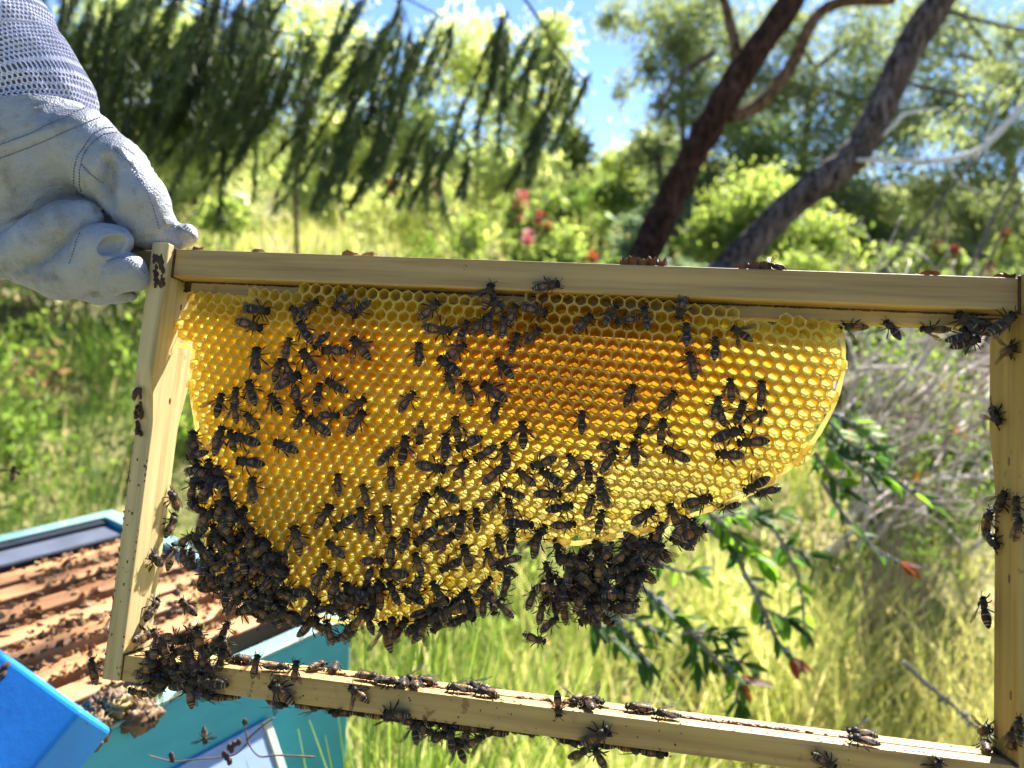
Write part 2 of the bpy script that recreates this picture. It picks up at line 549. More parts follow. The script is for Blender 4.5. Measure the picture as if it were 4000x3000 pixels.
tree('shrub', 'pale yellow flowering shrub under the sky patch', 'shrub',
     [cl(1400, 330, 14, 45, 22, 700, 0.09, 0.05, ((0.45, 0.40, 0.03), (0.6, 0.5, 0.05))), cl(1340, 350, 14, 50, 40, 700, 0.09, 0.04, (YG0, YG1)), cl(1470, 370, 13.5, 50, 40, 700, 0.09, 0.04, (YG0, YG1))],
     [gpt(1400, 14), S(1400, 360, 14)], r0=0.04)
tree('broadleaf_tree', 'bright yellow green tree behind the drooping needles, centre', 'tree',
     [cl(1010, 150, 8.5, 130, 130, 1560, 0.075, 0.032, (YG1, PY1)), cl(1150, 260, 8.5, 110, 100, 1320, 0.075, 0.032, (YG1, PY1)), cl(900, 300, 8, 130, 100, 1440, 0.075, 0.032, (YG0, PY1)), cl(1100, 390, 8, 130, 70, 1320, 0.075, 0.032, (YG1, PY1)), cl(1190, 130, 9, 50, 110, 1000, 0.075, 0.032, (YG0, PY1)), cl(1230, 330, 8.6, 50, 60, 800, 0.07, 0.03, (MG0, OL1))],
     [gpt(1020, 8.5), S(1030, 420, 8.5), S(1040, 150, 8.5)], r0=0.035)
tree('broadleaf_tree', 'yellow green tree behind the dark needles, left of centre', 'tree',
     [cl(700, 120, 8, 150, 140, 1560, 0.075, 0.032, (YG1, PY1)), cl(520, 260, 7.5, 150, 110, 1440, 0.07, 0.03, (YG0, PY1)), cl(740, 300, 7.5, 120, 90, 1200, 0.075, 0.032, (YG1, PY1))],
     [gpt(640, 7.8), S(640, 400, 7.8), S(650, 120, 7.8)], r0=0.03)
tree('broadleaf_tree', 'mid green tree at the far left behind the mesh sleeve', 'tree',
     [cl(260, 60, 7, 190, 150, 1560, 0.07, 0.03, (YG0, PY1)), cl(420, 130, 7.2, 130, 130, 1200, 0.07, 0.03, (YG0, PY1)), cl(100, 200, 7, 170, 150, 1200, 0.07, 0.03, (MG1, PY0)), cl(340, 300, 7, 120, 90, 1600, 0.07, 0.03, (YG0, PY1))],
     [gpt(250, 7), S(250, 400, 7), S(260, 60, 7)], r0=0.03)
for i, (x, y, d, rx, rz, c, lab) in enumerate([
        (150, 370, 9, 190, 70, (PY0, PY1), 'yellow green bush on the slope behind the glove'), (420, 360, 14, 150, 50, (PY0, PY1), 'bright bush on the slope left of centre, behind the long sprays'), (730, 340, 15, 120, 50, (YG1, PY1), 'mid green bush on the slope under the long sprays'),
        (930, 400, 10, 150, 70, (PY0, PY1), 'sunny yellow green bush on the slope in the centre'), (1560, 430, 12, 170, 80, (MG0, OL1), 'dull green bush on the far slope between the trunks'), (1850, 470, 11, 170, 80, (OL0, YG1), 'olive bush on the far slope right of the trunks'), (2120, 470, 10, 150, 90, (OL0, OL1), 'grey olive bush on the far slope at the right edge'),
        (1250, 400, 12, 120, 60, (OL0, YG1), 'distant olive bush just under the sky patch'), (1330, 560, 4.6, 70, 40, (BG0, MG1), 'dark low bush just behind the top bar left of the trunks'),
        (1240, 520, 5.6, 60, 50, (MG0, YG1), 'green bush beside the red bottlebrush flowers'), (1370, 500, 6.5, 75, 60, (BG0, BG1), 'blue grey shrub right of the red flowers'),
        (1480, 560, 6.0, 80, 40, (BG0, BG1), 'pale grey green shrub at the foot of the leaning trunks'), (1760, 570, 7, 130, 50, (MG0, YG1), 'green shrub behind the right half of the top bar'),
        (1960, 570, 5.5, 130, 70, (MG0, OL1), 'olive shrub behind the right end of the top bar'), (2150, 600, 5, 100, 80, (MG0, OL1), 'green shrub at the right edge beside the side bar'),
        (1950, 760, 3.4, 150, 110, (BG0, MG1), 'grey green shrub seen through the right of the frame'), (2050, 980, 3.0, 130, 130, (BG0, MG1), 'dark shrub behind the tangle of dry twigs'),
        (1190, 440, 6.5, 70, 50, (MG0, YG1), 'fresh green bush above the red flowers'), (1010, 470, 6.5, 90, 40, (YG0, YG1), 'low yellow green bush left of the red flowers')]):
    k = d / 1655; g_ = gpt(x, d); tp = S(x, y - rz, d); hh = max(0.35, (tp.z - g_.z)) / 2
    cz = g_.z + hh; L_, W_ = 0.016 + 0.006 * d, 0.009 + 0.0022 * d
    cs_ = []
    for q in range(5):
        ox = random.uniform(-0.8, 0.8) * rx * k; oz = random.uniform(-0.5, 0.35) * hh
        cs_.append(((tp.x + ox, tp.y + random.uniform(-.3, .3) * rx * k, cz + oz), (rx * k * 0.55, rx * k * 0.5, hh * 0.6), 600, L_, W_, c[0], c[1], 0.1))
    cs_.append(((tp.x, tp.y, cz + hh * 0.45), (rx * k * 0.5, rx * k * 0.5, hh * 0.5), 500, L_, W_, c[0], c[1], 0.1))
    tree('shrub', lab, 'shrub', cs_, [g_, Vector((tp.x, tp.y, cz + hh * 0.3))], r0=0.012 * d / 3)


# far scrub on the slope plus an unseen ring added for shade: one mass
def scrub_and_shade_ring():
    parts = []
    pal = [(YG0, YG1), (OL0, YG1), (BG0, BG1), (MG0, YG1), ((0.30, 0.27, 0.12), (0.46, 0.40, 0.2)), ((0.24, 0.28, 0.10), (0.44, 0.46, 0.2))]
    for i in range(170):
        y = random.uniform(9, 34); x = random.uniform(-0.85, 0.85) * y
        if -0.5 < x / y < -0.02 and y < 17: continue
        g = float(gh(x, y)); r = random.uniform(0.4, 1.0) * (0.7 + y / 25)
        c = random.choice(pal)
        V, F, C, t = clump_leaves((x, y, g + r * 0.55), (r, r, r * 0.75), 420, 0.04 + 0.006 * y, 0.02 + 0.003 * y, c[0], c[1], 0.1, 16)
        parts.append((V, F, C))
    for i in range(46):                                  # unseen clumps added behind the camera to cut the front fill light
        an = random.uniform(math.pi * 1.02, math.pi * 1.98); rr = random.uniform(2.6, 6.0); x, y = rr * math.cos(an) * 1.2, rr * math.sin(an)
        h_ = random.uniform(0.8, 1.7)
        V, F, C, t = clump_leaves((x, y, h_), (0.9, 0.9, h_), 700, 0.09, 0.045, MG0, OL1, 0.1, 20); parts.append((V, F, C))
    V, F, C = join_np(parts)
    tag(link('scrub_and_shade_ring', np_mesh('scrub_and_shade_ring', V, F, C), None, M_leaf), 'soft pale scrub covering the far slope, plus unseen clumps added to block light', 'scrub', kind='stuff')


scrub_and_shade_ring()


# ------------------------------------------------------------------ the two leaning trunks
def trunk_tree(name, label, main, r0, r1, limbs, col, base, crown):
    ground = Vector(base); root = empty(name, Matrix.Translation(ground), label, 'tree')
    b = MB(); limb_tube(b, [Vector(p) - ground for p in main], r0, r1, 14, col, 0.22, 8)
    o = b.build('trunk', M_bark, root, True)
    for pts, a, z, c in limbs:
        b = MB(); limb_tube(b, [Vector(p) - ground for p in pts], a, z, 8, c, 0.2, 5); b.build('limb', M_twig if c is WHT else M_bark, root, True)
    parts = []
    for c in crown:
        V, F, C, tf = clump_leaves(c[0], c[1], c[2], c[3], c[4], c[5], c[6], c[7], sub=max(8, c[2] // 60)); parts.append((V, F, C))
    V, F, C = join_np(parts); link('crown', np_mesh('crown', V - np.array(ground), F, C), root, M_euc)
    return root


BRN = (0.085, 0.042, 0.028); GRY = (0.19, 0.15, 0.135); WHT = (0.55, 0.52, 0.49); TAN = (0.22, 0.14, 0.08)
D1 = 6.0
trunk_tree('leaning_tree', 'leaning dark reddish brown trunk with forked limbs, left of the two', [gpt(1290, 5.2) - Vector((0, 0, .3)), S(1330, 700, 5.6), S(1425, 480, D1), S(1500, 330, D1), S(1580, 190, D1), S(1640, 100, D1), S(1710, 0, D1 + .1), S(1800, -160, D1 + .3)], 0.125, 0.10,
           [([S(1575, 255, D1), S(1640, 225, D1), S(1710, 140, D1), S(1760, 40, D1), S(1820, 5, D1), S(1930, 0, D1)], 0.055, 0.04, TAN), ([S(1585, 190, D1), S(1590, 120, D1), S(1575, 40, D1), S(1550, -40, D1)], 0.05, 0.035, TAN),
            ([S(1545, 110, D1), S(1450, 180, D1 + .2), S(1420, 260, D1 + .3)], 0.025, 0.015, GRY)],
           BRN, gpt(1200, 5.3), [cl(1800, -120, 6.5, 170, 80, 900, 0.08, 0.022), cl(1550, -110, 6.3, 110, 70, 500, 0.08, 0.022)])
D2 = 4.8
trunk_tree('leaning_tree', 'leaning rough grey brown trunk with white side branches, right of the two', [gpt(1130, 4.3) - Vector((0, 0, .3)), S(1330, 760, 4.6), S(1560, 590, D2), S(1700, 450, D2), S(1840, 340, D2), S(1900, 240, D2), S(1960, 110, D2), S(2030, 0, D2), S(2130, -160, D2 + .2)], 0.098, 0.092,
           [([S(1850, 345, D2 - .1), S(1940, 348, D2 - .15), S(2040, 345, D2 - .2), S(2120, 320, D2 - .2), S(2190, 250, D2 - .2), S(2240, 190, D2 - .2)], 0.013, 0.022, WHT), ([S(2040, 345, D2 - .2), S(2080, 400, D2 - .2), S(2150, 420, D2 - .2)], 0.008, 0.004, WHT), ([S(2120, 320, D2 - .2), S(2150, 250, D2 - .2), S(2160, 180, D2 - .2)], 0.008, 0.004, WHT),
            ([S(1880, 320, D2), S(1930, 270, D2 - .1), S(1960, 245, D2 - .1), S(2030, 235, D2 - .1)], 0.012, 0.007, WHT), ([S(1950, 175, D2), S(2040, 200, D2 - .1), S(2100, 205, D2)], 0.012, 0.008, GRY),
            ([S(2030, 20, D2), S(2120, 45, D2), S(2230, 70, D2)], 0.014, 0.01, (0.3, 0.3, 0.36)), ([S(1960, 345, D2 - .15), S(1985, 300, D2 - .2), S(2020, 400, D2 - .2)], 0.006, 0.003, GRY)],
           GRY, gpt(1150, 4.4), [cl(2120, -130, 5.2, 150, 70, 800, 0.07, 0.02), cl(2040, 290, 5.4, 90, 60, 350, 0.06, 0.018), cl(2150, 160, 5.4, 80, 60, 350, 0.06, 0.018)])
# slim slanting stems at the right
st = empty('sapling', Matrix.Translation(gpt(1950, 3.2)), 'thin bare slanting stems behind the right end of the top bar', 'sapling')
g = gpt(1950, 3.2)
for pts, a in (([S(1900, 780, 3.2), S(2085, 590, 3.2), S(2150, 460, 3.2), S(2230, 310, 3.2)], 0.008), ([S(1960, 720, 3.2), S(2110, 600, 3.2), S(2180, 470, 3.2), S(2230, 390, 3.2)], 0.006), ([S(1850, 640, 3.4), S(1930, 560, 3.4), S(1990, 480, 3.4), S(2120, 330, 3.4)], 0.007), ([S(1950, 640, 3.4), S(2010, 520, 3.4), S(2030, 440, 3.4)], 0.005)):
    b = MB(); limb_tube(b, [Vector(p) - g for p in pts], a * 1.3, a * 0.8, 6, (0.13, 0.10, 0.09)); b.build('stem', M_twig, st, True)


# ------------------------------------------------------------------ weeping needle tree, top left
def weeping():
    ground = gpt(-500, 3.2); root = empty('weeping_tree', Matrix.Translation(ground), 'weeping tree with long dark drooping needle sprays, top left', 'tree')
    b = MB(); G = ground
    top = S(-260, -400, 3.0)
    limb_tube(b, [p - G for p in (ground, S(-420, 300, 3.1), top)], 0.09, 0.05, 8, (0.10, 0.08, 0.06))
    boughs = [[top, S(100, -320, 2.6), S(420, -200, 2.4), S(760, -60, 2.3), S(960, 40, 2.3)], [top, S(60, -220, 2.9), S(300, -60, 2.8), S(560, 60, 2.7), S(850, 90, 2.6)],
              [top, S(0, -260, 2.2), S(200, -120, 2.1), S(420, -10, 2.1), S(600, 70, 2.1)], [top, S(300, -360, 2.6), S(800, -240, 2.5), S(1080, -60, 2.4), S(1215, 120, 2.4), S(1270, 180, 2.4)],
              [top, S(-50, -100, 2.9), S(80, 30, 2.9), S(220, 130, 2.9)], [top, S(150, -150, 3.2), S(420, 40, 3.2), S(600, 160, 3.1)]]
    fines = [limb_tube(b, [p - G for p in bo], 0.009, 0.002, 6, (0.07, 0.055, 0.04)) for bo in boughs]
    b.build('trunk', M_bark, root, True)
    # sprays: start pixel, length in s pixels
    spr = []
    def fill(n, x0, x1, y0, y1, l0, l1, d0, d1, bias=0):
        for _ in range(n): spr.append((random.uniform(x0, x1), random.uniform(y0, y1), random.uniform(l0, l1), random.uniform(d0, d1)))
    fill(52, 60, 330, -60, 130, 90, 200, 2.2, 3.2)
    fill(62, 250, 640, -60, 120, 110, 230, 2.0, 3.0)
    fill(26, 500, 900, -40, 110, 90, 190, 2.0, 2.9)
    fill(16, 200, 400, 120, 240, 90, 190, 2.1, 2.8)
    fill(20, 440, 720, 90, 230, 100, 190, 2.1, 2.8)
    fill(44, 120, 620, 40, 230, 150, 270, 2.2, 3.0)
    fill(22, 560, 930, 60, 250, 130, 230, 2.1, 2.7)
    fill(14, 60, 260, 120, 240, 80, 150, 2.2, 2.8)
    for (x, y, l) in [(900, 60, 170), (870, 90, 200), (950, 40, 130), (980, 50, 160), (1080, 20, 130), (1085, 40, 180), (1090, 90, 120), (1150, 50, 110), (1160, 80, 130), (1200, 90, 130), (1225, 140, 150), (1240, 170, 130), (1190, 230, 150), (1200, 260, 130), (1270, 170, 150),
                      (840, 190, 190), (860, 240, 170), (920, 260, 150), (940, 290, 130), (1000, 260, 130), (780, 240, 180), (1010, 330, 100), (720, 280, 150), (960, 320, 150), (890, 330, 120), (1100, 60, 220)]:
        for q in range(2): spr.append((x + random.gauss(0, 8), y + random.gauss(0, 10), l * random.uniform(0.8, 1.15), random.uniform(2.0, 2.5)))
    Ps = []; Ds = []; Ls = []; cs = []
    stm = MB()
    for (x, y, l, d) in spr:
        k = d / 1655.0
        p = np.array(S(x, y, d)); Lm = l * k * 1.05
        dirv = np.array([-0.33 + random.gauss(0, 0.17), random.gauss(0, 0.15), -1.0]); dirv /= np.linalg.norm(dirv)
        n = int(Lm / 0.0011); t = RNG.random(n)
        bow = np.array([random.gauss(-0.04, 0.13), 0, 0])
        ax = p + np.outer(t * Lm, dirv) + np.outer((t ** 2) * Lm, bow)
        nd = dirv + RNG.normal(size=(n, 3)) * 0.34; nd /= np.linalg.norm(nd, axis=1, keepdims=True)
        Ps.append(ax); Ds.append(nd); Ls.append(RNG.uniform(0.026, 0.058, n)); cs.append(np.full(n, random.uniform(0.7, 2.1)))
        stm.tube([Vector(p) - G, Vector(p + dirv * Lm * 0.5 + bow * Lm * .25) - G, Vector(p + dirv * Lm + bow * Lm) - G], [0.0024, 0.0018, 0.001], 4, (0.06, 0.06, 0.025))
    # a bough reaching out overhead, above the picture: it shades the hive, the hand and the end of the frame
    ob = [top, S(300, -620, 2.8), Vector((0.0, 2.65, 3.3)), Vector((0.55, 2.6, 3.25))]
    bb = MB(); limb_tube(bb, [p - G for p in ob], 0.035, 0.01, 6, (0.07, 0.055, 0.04)); bb.build('bough', M_bark, root, True)
    for q in range(150):
        p = np.array([random.uniform(-0.35, 0.68), random.uniform(2.15, 3.05), random.uniform(3.0, 3.5)])
        Lm = random.uniform(0.2, 0.4); dirv = np.array([-0.3 + random.gauss(0, .15), random.gauss(0, .15), -1.0]); dirv /= np.linalg.norm(dirv)
        n = int(Lm / 0.0022); t = RNG.random(n); ax = p + np.outer(t * Lm, dirv)
        nd = dirv + RNG.normal(size=(n, 3)) * 0.5; nd /= np.linalg.norm(nd, axis=1, keepdims=True)
        Ps.append(ax); Ds.append(nd); Ls.append(RNG.uniform(0.03, 0.055, n)); cs.append(np.full(n, random.uniform(0.6, 1.5)))
    for q in range(70):
        p = np.array([random.uniform(0.30, 0.70), random.uniform(2.0, 2.6), random.uniform(3.0, 3.45)])
        Lm = random.uniform(0.2, 0.35); dirv = np.array([-0.3, random.gauss(0, .15), -1.0]); dirv /= np.linalg.norm(dirv)
        n = int(Lm / 0.0022); t = RNG.random(n); ax = p + np.outer(t * Lm, dirv)
        nd = dirv + RNG.normal(size=(n, 3)) * 0.5; nd /= np.linalg.norm(nd, axis=1, keepdims=True)
        Ps.append(ax); Ds.append(nd); Ls.append(RNG.uniform(0.03, 0.055, n)); cs.append(np.full(n, random.uniform(0.6, 1.5)))
    P = np.concatenate(Ps); Dd = np.concatenate(Ds); L = np.concatenate(Ls); cc = np.concatenate(cs)
    V, F, C = leaf_quads(P, Dd, rand_unit(len(P)), L, 0.0038, DG0, DG1)
    C = C * np.repeat(cc, 4)[:, None]
    link('crown', np_mesh('crown', V - np.array(G), F, C), root, M_leafdark)
    tag(stm.build('spray_stems', M_twig, root), kind='stuff')


weeping()


# ------------------------------------------------------------------ grass
def blades(P, h, w, lean, C, seg=3):
    """curved tapering blades"""
    n = len(P)
    az = RNG.uniform(0, 2 * np.pi, n); d = np.stack([np.cos(az), np.sin(az), np.zeros(n)], 1)
    ld = lean[:, None] * d + np.array([[0.22, 0.0, 0.0]]) * h[:, None] * 0
    side = np.stack([-np.sin(az + 1.1), np.cos(az + 1.1), np.zeros(n)], 1)
    V = []
    for s in range(seg + 1):
        t = s / seg
        c = P + ld * (t ** 1.8) * h[:, None] + np.array([0, 0, 1]) * (h * (t - 0.18 * lean * t * t))[:, None]
        ww = (w * (1 - t) ** 0.7 + 0.0004)[:, None]
        V += [c - side * ww, c + side * ww]
    V = np.stack(V, 1)                                  # n, 2(seg+1), 3
    m = 2 * (seg + 1)
    base = np.arange(n)[:, None] * m
    F = np.concatenate([base + np.array([[2 * s, 2 * s + 1, 2 * s + 3, 2 * s + 2]]) for s in range(seg)], 0)
    return V.reshape(-1, 3), F, np.repeat(C, m, 0)


def patch_noise(x, y, s, z=0.0):
    return np.array([mnoise.noise(Vector((a * s, b * s, z))) for a, b in zip(x, y)])


def grass():
    parts = []
    for (n, y0, y1, h0, h1, w0, w1) in ((22000, 0.55, 2.6, 0.14, 0.50, 0.0011, 0.0028), (900, 0.8, 2.4, 0.2, 0.42, 0.004, 0.008), (32000, 2.4, 6.5, 0.14, 0.45, 0.0018, 0.0042), (16000, 6, 14, 0.2, 0.5, 0.006, 0.012), (9000, 13, 30, 0.3, 0.7, 0.015, 0.03)):
        y = y0 + (y1 - y0) * np.sqrt(RNG.random(n)) if y0 > 2 else RNG.uniform(y0, y1, n)
        x = RNG.uniform(-0.80, 0.80, n) * (y + 0.35)
        pn = patch_noise(x, y, 1.3 if y0 < 5 else 0.4); pd = patch_noise(x, y, 3.1, 5.0)
        keep = RNG.random(n) < np.clip(0.60 + pd * 1.5, 0.06, 1)
        x, y, pn = x[keep], y[keep], pn[keep]; k = len(x)
        z = gh(x, y)
        h = RNG.uniform(h0, h1, k) * (1 + 0.5 * pn); w = RNG.uniform(w0, w1, k)
        lean = RNG.uniform(0.05, 0.75, k)
        # greener at the left and near the hive, straw coloured and yellow to the right and beyond; far left darkened as painted shade
        u = x / (y + 0.3)
        dry = np.clip(0.27 + 0.95 * u + 0.55 * pn + 0.13 * np.clip(y - 4.2, 0, 4) * np.clip((u + 0.58) * 5, 0, 1) - 0.25 * np.clip((-u - 0.3) * 4, 0, 1) + RNG.normal(0, 0.2, k), 0, 1)[:, None]
        g0 = np.array([0.045, 0.105, 0.024]); g1 = np.array([0.23, 0.31, 0.06]); s0 = np.array([0.52, 0.51, 0.24]); s1 = np.array([0.70, 0.60, 0.40])
        r = RNG.random((k, 1))
        C = np.where(dry < 0.45, g0 + (g1 - g0) * (dry / 0.45) * 0.7 + (g1 - g0) * 0.3 * r, g1 + (s0 - g1) * (dry - 0.45) / 0.55)
        strw = RNG.random((k, 1)) < (0.06 + 0.26 * dry)
        C = np.where(strw, s0 + (s1 - s0) * r, C) * RNG.uniform(0.6, 1.35, (k, 1)) * (1 + 0.35 * pd[keep])[:, None]
        parts.append(blades(np.stack([x, y, z], 1), h, w, lean, np.clip(C, 0, 1)))
    for (cx, cy, sp, n) in ((-0.088, 0.68, 0.035, 200), (-0.05, 0.74, 0.06, 120)):   # broad tall blades beside the hive's corner
        x = RNG.normal(cx, sp * 0.5, n); y = RNG.normal(cy, sp * 0.5, n)
        C = np.array([0.07, 0.14, 0.025]) + RNG.random((n, 1)) ** 2 * np.array([0.16, 0.19, 0.05])
        parts.append(blades(np.stack([x, y, gh(x, y)], 1), RNG.uniform(0.5, 0.93, n), RNG.uniform(0.0012, 0.0030, n), RNG.uniform(0.02, 0.26, n), C))
    V, F, C = join_np(parts)
    tag(link('meadow_grass', np_mesh('meadow_grass', V, F, C), None, M_grass), 'tall meadow grass, green near the hive and straw yellow beyond', 'grass', kind='stuff')
    # low leafy weeds and litter
    n = 14000
    y = RNG.uniform(0.7, 6, n); x = RNG.uniform(-0.8, 0.8, n) * (y + 0.3)
    z = gh(x, y) + RNG.uniform(0, 0.12, n)
    D_ = rand_unit(n); D_[:, 2] = np.abs(D_[:, 2]) * 0.5; D_ /= np.linalg.norm(D_, axis=1, keepdims=True)
    V1, F1, C1 = leaf_quads(np.stack([x, y, z], 1), D_, rand_unit(n), RNG.uniform(0.02, 0.05, n), RNG.uniform(0.008, 0.02, n), (0.06, 0.12, 0.02), (0.22, 0.24, 0.06))
    pink = RNG.random(n) < 0.16
    C1 = np.where(np.repeat(pink, 4)[:, None], np.array([0.38, 0.22, 0.15]) * RNG.uniform(0.6, 1.4, (n, 1)).repeat(4, 0), C1)
    tag(link('ground_litter', np_mesh('ground_litter', V1, F1, C1), None, M_leaf), 'small weeds and dry pinkish leaf litter between the grass', 'weeds', kind='stuff')


grass()


# low leafy undergrowth between the grass, thick at the left and coloured darker there as painted shade
def undergrowth():
    parts = []
    for i in range(190):
        y = random.uniform(2.0, 9.0); u = random.uniform(-0.78, 0.78); x = u * (y + 0.3)
        if random.random() < 0.35 + 0.5 * u: continue
        g = float(gh(x, y)); r = random.uniform(0.10, 0.30) * (0.6 + y / 6)
        c = random.choice([(MG0, YG0), (MG0, MG1), (OL0, YG0), (YG0, PY0), (BG0, MG1)] if -0.3 < u < 0.1 else [(DG0, MG0), (MG0, MG1), (DG1, MG1), ((0.12, 0.07, 0.05), (0.24, 0.15, 0.10)), (MG0, YG0)] if u <= -0.3 else [(OL0, PY1), (YG0, PY1), (PY0, PY1)])
        V, F, C, t = clump_leaves((x, y, g + r * 0.8), (r, r, r * 1.1), 260, 0.03 + 0.006 * y, 0.012 + 0.0022 * y, c[0], c[1], -0.15, 10)
        parts.append((V, F, C))
    V, F, C = join_np(parts)
    tag(link('undergrowth', np_mesh('undergrowth', V, F, C), None, M_leaf), 'low leafy undergrowth scattered through the meadow grass', 'undergrowth', kind='stuff')


undergrowth()


# ------------------------------------------------------------------ red bottlebrush flowers
def bottlebrush(label, flowers, d, col, foot, r=0.035):
    g = gpt(foot, d); root = empty('bottlebrush_shrub', Matrix.Translation(g), label, 'shrub')
    b = MB()
    for (x, y) in flowers:
        p = S(x, y, d) - g
        limb_tube(b, [Vector((0, 0, 0)), p * 0.6 + Vector((0, 0, 0.1)), p], 0.006, 0.003, 4, (0.12, 0.09, 0.05), sub=3)
    b.build('stem', M_twig, root)
    V, F, C = join_np([clump_leaves(S(x + random.gauss(0, 12), y + 22, d), (0.10 * d / 5, 0.1 * d / 5, 0.09 * d / 5), 170, 0.05, 0.012, MG0, YG1, 0.0, 8)[:3] for x, y in flowers])
    link('foliage', np_mesh('foliage', V - np.array(g), F, C), root, M_leaf)
    for (x, y) in flowers:
        fb = MB(); c = S(x, y, d) - g; rr = r * random.uniform(0.75, 1.15)
        ax = Vector((random.gauss(0, .4), random.gauss(0, .3), 1)).normalized()
        for i in range(150):
            t = random.uniform(-1, 1); dd = Vector((random.gauss(0, 1), random.gauss(0, 1), random.gauss(0, 1))); dd = (dd - ax * dd.dot(ax)).normalized()
            p = c + ax * t * rr * 1.1; q = p + (dd + ax * 0.2) * rr * random.uniform(0.7, 1.0); s = dd.cross(ax) * rr * 0.06
            fb.add([p - s, p + s, q + s * 1.6, q - s * 1.6], [(0, 1, 2, 3)], vary(col, 0.7, 1.2))
        fb.build('flower', M_flower, root)


bottlebrush('bush with a loose group of pink red brush flowers left of the trunks', [(1128, 433), (1112, 452), (1163, 472), (1188, 494), (1139, 516), (945, 412), (852, 405), (1275, 560), (1120, 468)], 5.2, (0.70, 0.05, 0.09), 1160, 0.048)
bottlebrush('shrub with scattered small red flowers at the right edge', [(2168, 511), (2022, 535), (2135, 585), (2062, 548), (1950, 640), (1955, 860)], 3.6, (0.70, 0.05, 0.03), 2120, 0.032)
tree('flowering_shrub', 'shrub with scattered white blossoms left of the glove', 'shrub', [cl(520, 430, 5.5, 12, 10, 60, 0.04, 0.03, ((0.7, 0.7, 0.66), (0.85, 0.85, 0.8)), 0), cl(480, 470, 5.2, 60, 40, 700, 0.05, 0.016, (MG0, YG1), 0)], [gpt(500, 5.3), S(500, 460, 5.3)], r0=0.012)


# ------------------------------------------------------------------ tangle of dry twigs at right
def tangle():
    g = gpt(1990, 2.2); root = empty('dry_bush', Matrix.Translation(g), 'tangle of dry grey pink twigs seen through the right of the frame', 'bush')
    random.seed(21)
    for i in range(270):
        d = random.uniform(1.6, 2.6); x, y = random.uniform(1780, 2180), random.uniform(690, 1200)
        a = random.gauss(-0.75, 0.5); l = random.uniform(80, 300); cvt = random.gauss(0, 0.5)
        pts = [Vector(S(x, y, d)) - g]
        for k in range(4):
            x += math.cos(a) * l / 4; y += math.sin(a) * l / 4; a += cvt * 0.5 + random.gauss(0, 0.15)
            pts.append(Vector(S(x, y, d + random.gauss(0, 0.03))) - g)
        c = lerp3((0.30, 0.23, 0.20), (0.66, 0.57, 0.52), random.random())
        b = MB(); limb_tube(b, pts, random.uniform(0.0022, 0.0042), 0.0014, 5, c, sub=3); b.build('twig', M_twig, root, True)
    for i in range(26):
        d = random.uniform(2.0, 2.5); x, y = random.uniform(1830, 2130), random.uniform(720, 1150)
        b = MB(); q = Vector(S(x, y, d)) - g; limb_tube(b, [Vector((random.gauss(0, .1), random.gauss(0, .1), 0)), q * 0.5, q], 0.006, 0.003, 5, (0.28, 0.22, 0.18), sub=3); b.build('stem', M_twig, root, True)
    parts = [clump_leaves(S(random.uniform(1840, 2130), random.uniform(720, 1230), random.uniform(2.0, 2.6)), (0.12,) * 3, 90, 0.025, 0.009, MG0, (0.26, 0.33, 0.12), 0.1, 8)[:3] for _ in range(34)]
    parts += [clump_leaves(S(random.uniform(1840, 2120), random.uniform(780, 1150), random.uniform(2.0, 2.4)), (0.03,) * 3, 14, 0.025, 0.012, (0.45, 0.13, 0.06), (0.6, 0.3, 0.05), 0.1, 4)[:3] for _ in range(6)]
    V, F, C = join_np(parts)
    link('foliage', np_mesh('foliage', V - np.array(g), F, C), root, M_leaf)
    random.seed(7)


tangle()

# ------------------------------------------------------------------ the open hive, lower left
HA = math.radians(34)
H_a = Vector((math.sin(HA), math.cos(HA), 0)); H_n = Vector((-math.cos(HA), math.sin(HA), 0))
HTOP = 0.85
H_0 = hit_z(0, 1800 + 400 * 0.7233, HTOP)
H_M = Matrix(((H_a.x, H_n.x, 0, H_0.x), (H_a.y, H_n.y, 0, H_0.y), (0, 0, 1, 0), (0, 0, 0, 1)))     # local: x along, y towards the back, z up
A0, A1, B0, B1 = -0.38, 0.13, -0.438, 0.0


def mat_paint(name, col, wear=(0.5, 0.42, 0.3), amt=0.66, rough=0.45, vscale=6):
    m, nt, b, o = new_mat(name)
    nz = noise_node(nt, vscale, 4, 0.6); fine = noise_node(nt, 120, 4, 0.65); st = noise_node(nt, 1, 3, 0.6, mscale=(3, 3, 40))
    c = ramp(nt, nz.outputs[0], [(0.3, tuple(k * 0.78 for k in col)), (0.7, tuple(min(1, k * 1.18) for k in col))]).outputs[0]
    c = mixrgb(nt, 1.0, c, ramp(nt, st.outputs[0], [(0.3, (0.88, 0.88, 0.9)), (0.6, (1, 1, 1))]).outputs[0], 'MULTIPLY')
    f = ramp(nt, fine.outputs[0], [(amt, (0, 0, 0)), (amt + 0.04, (1, 1, 1))]).outputs[0]
    nt.links.new(mixrgb(nt, f, c, wear), b.inputs['Base Color'])
    b.inputs['Roughness'].default_value = rough
    bump(nt, b, fine.outputs[0], 0.25, 0.001)
    return m


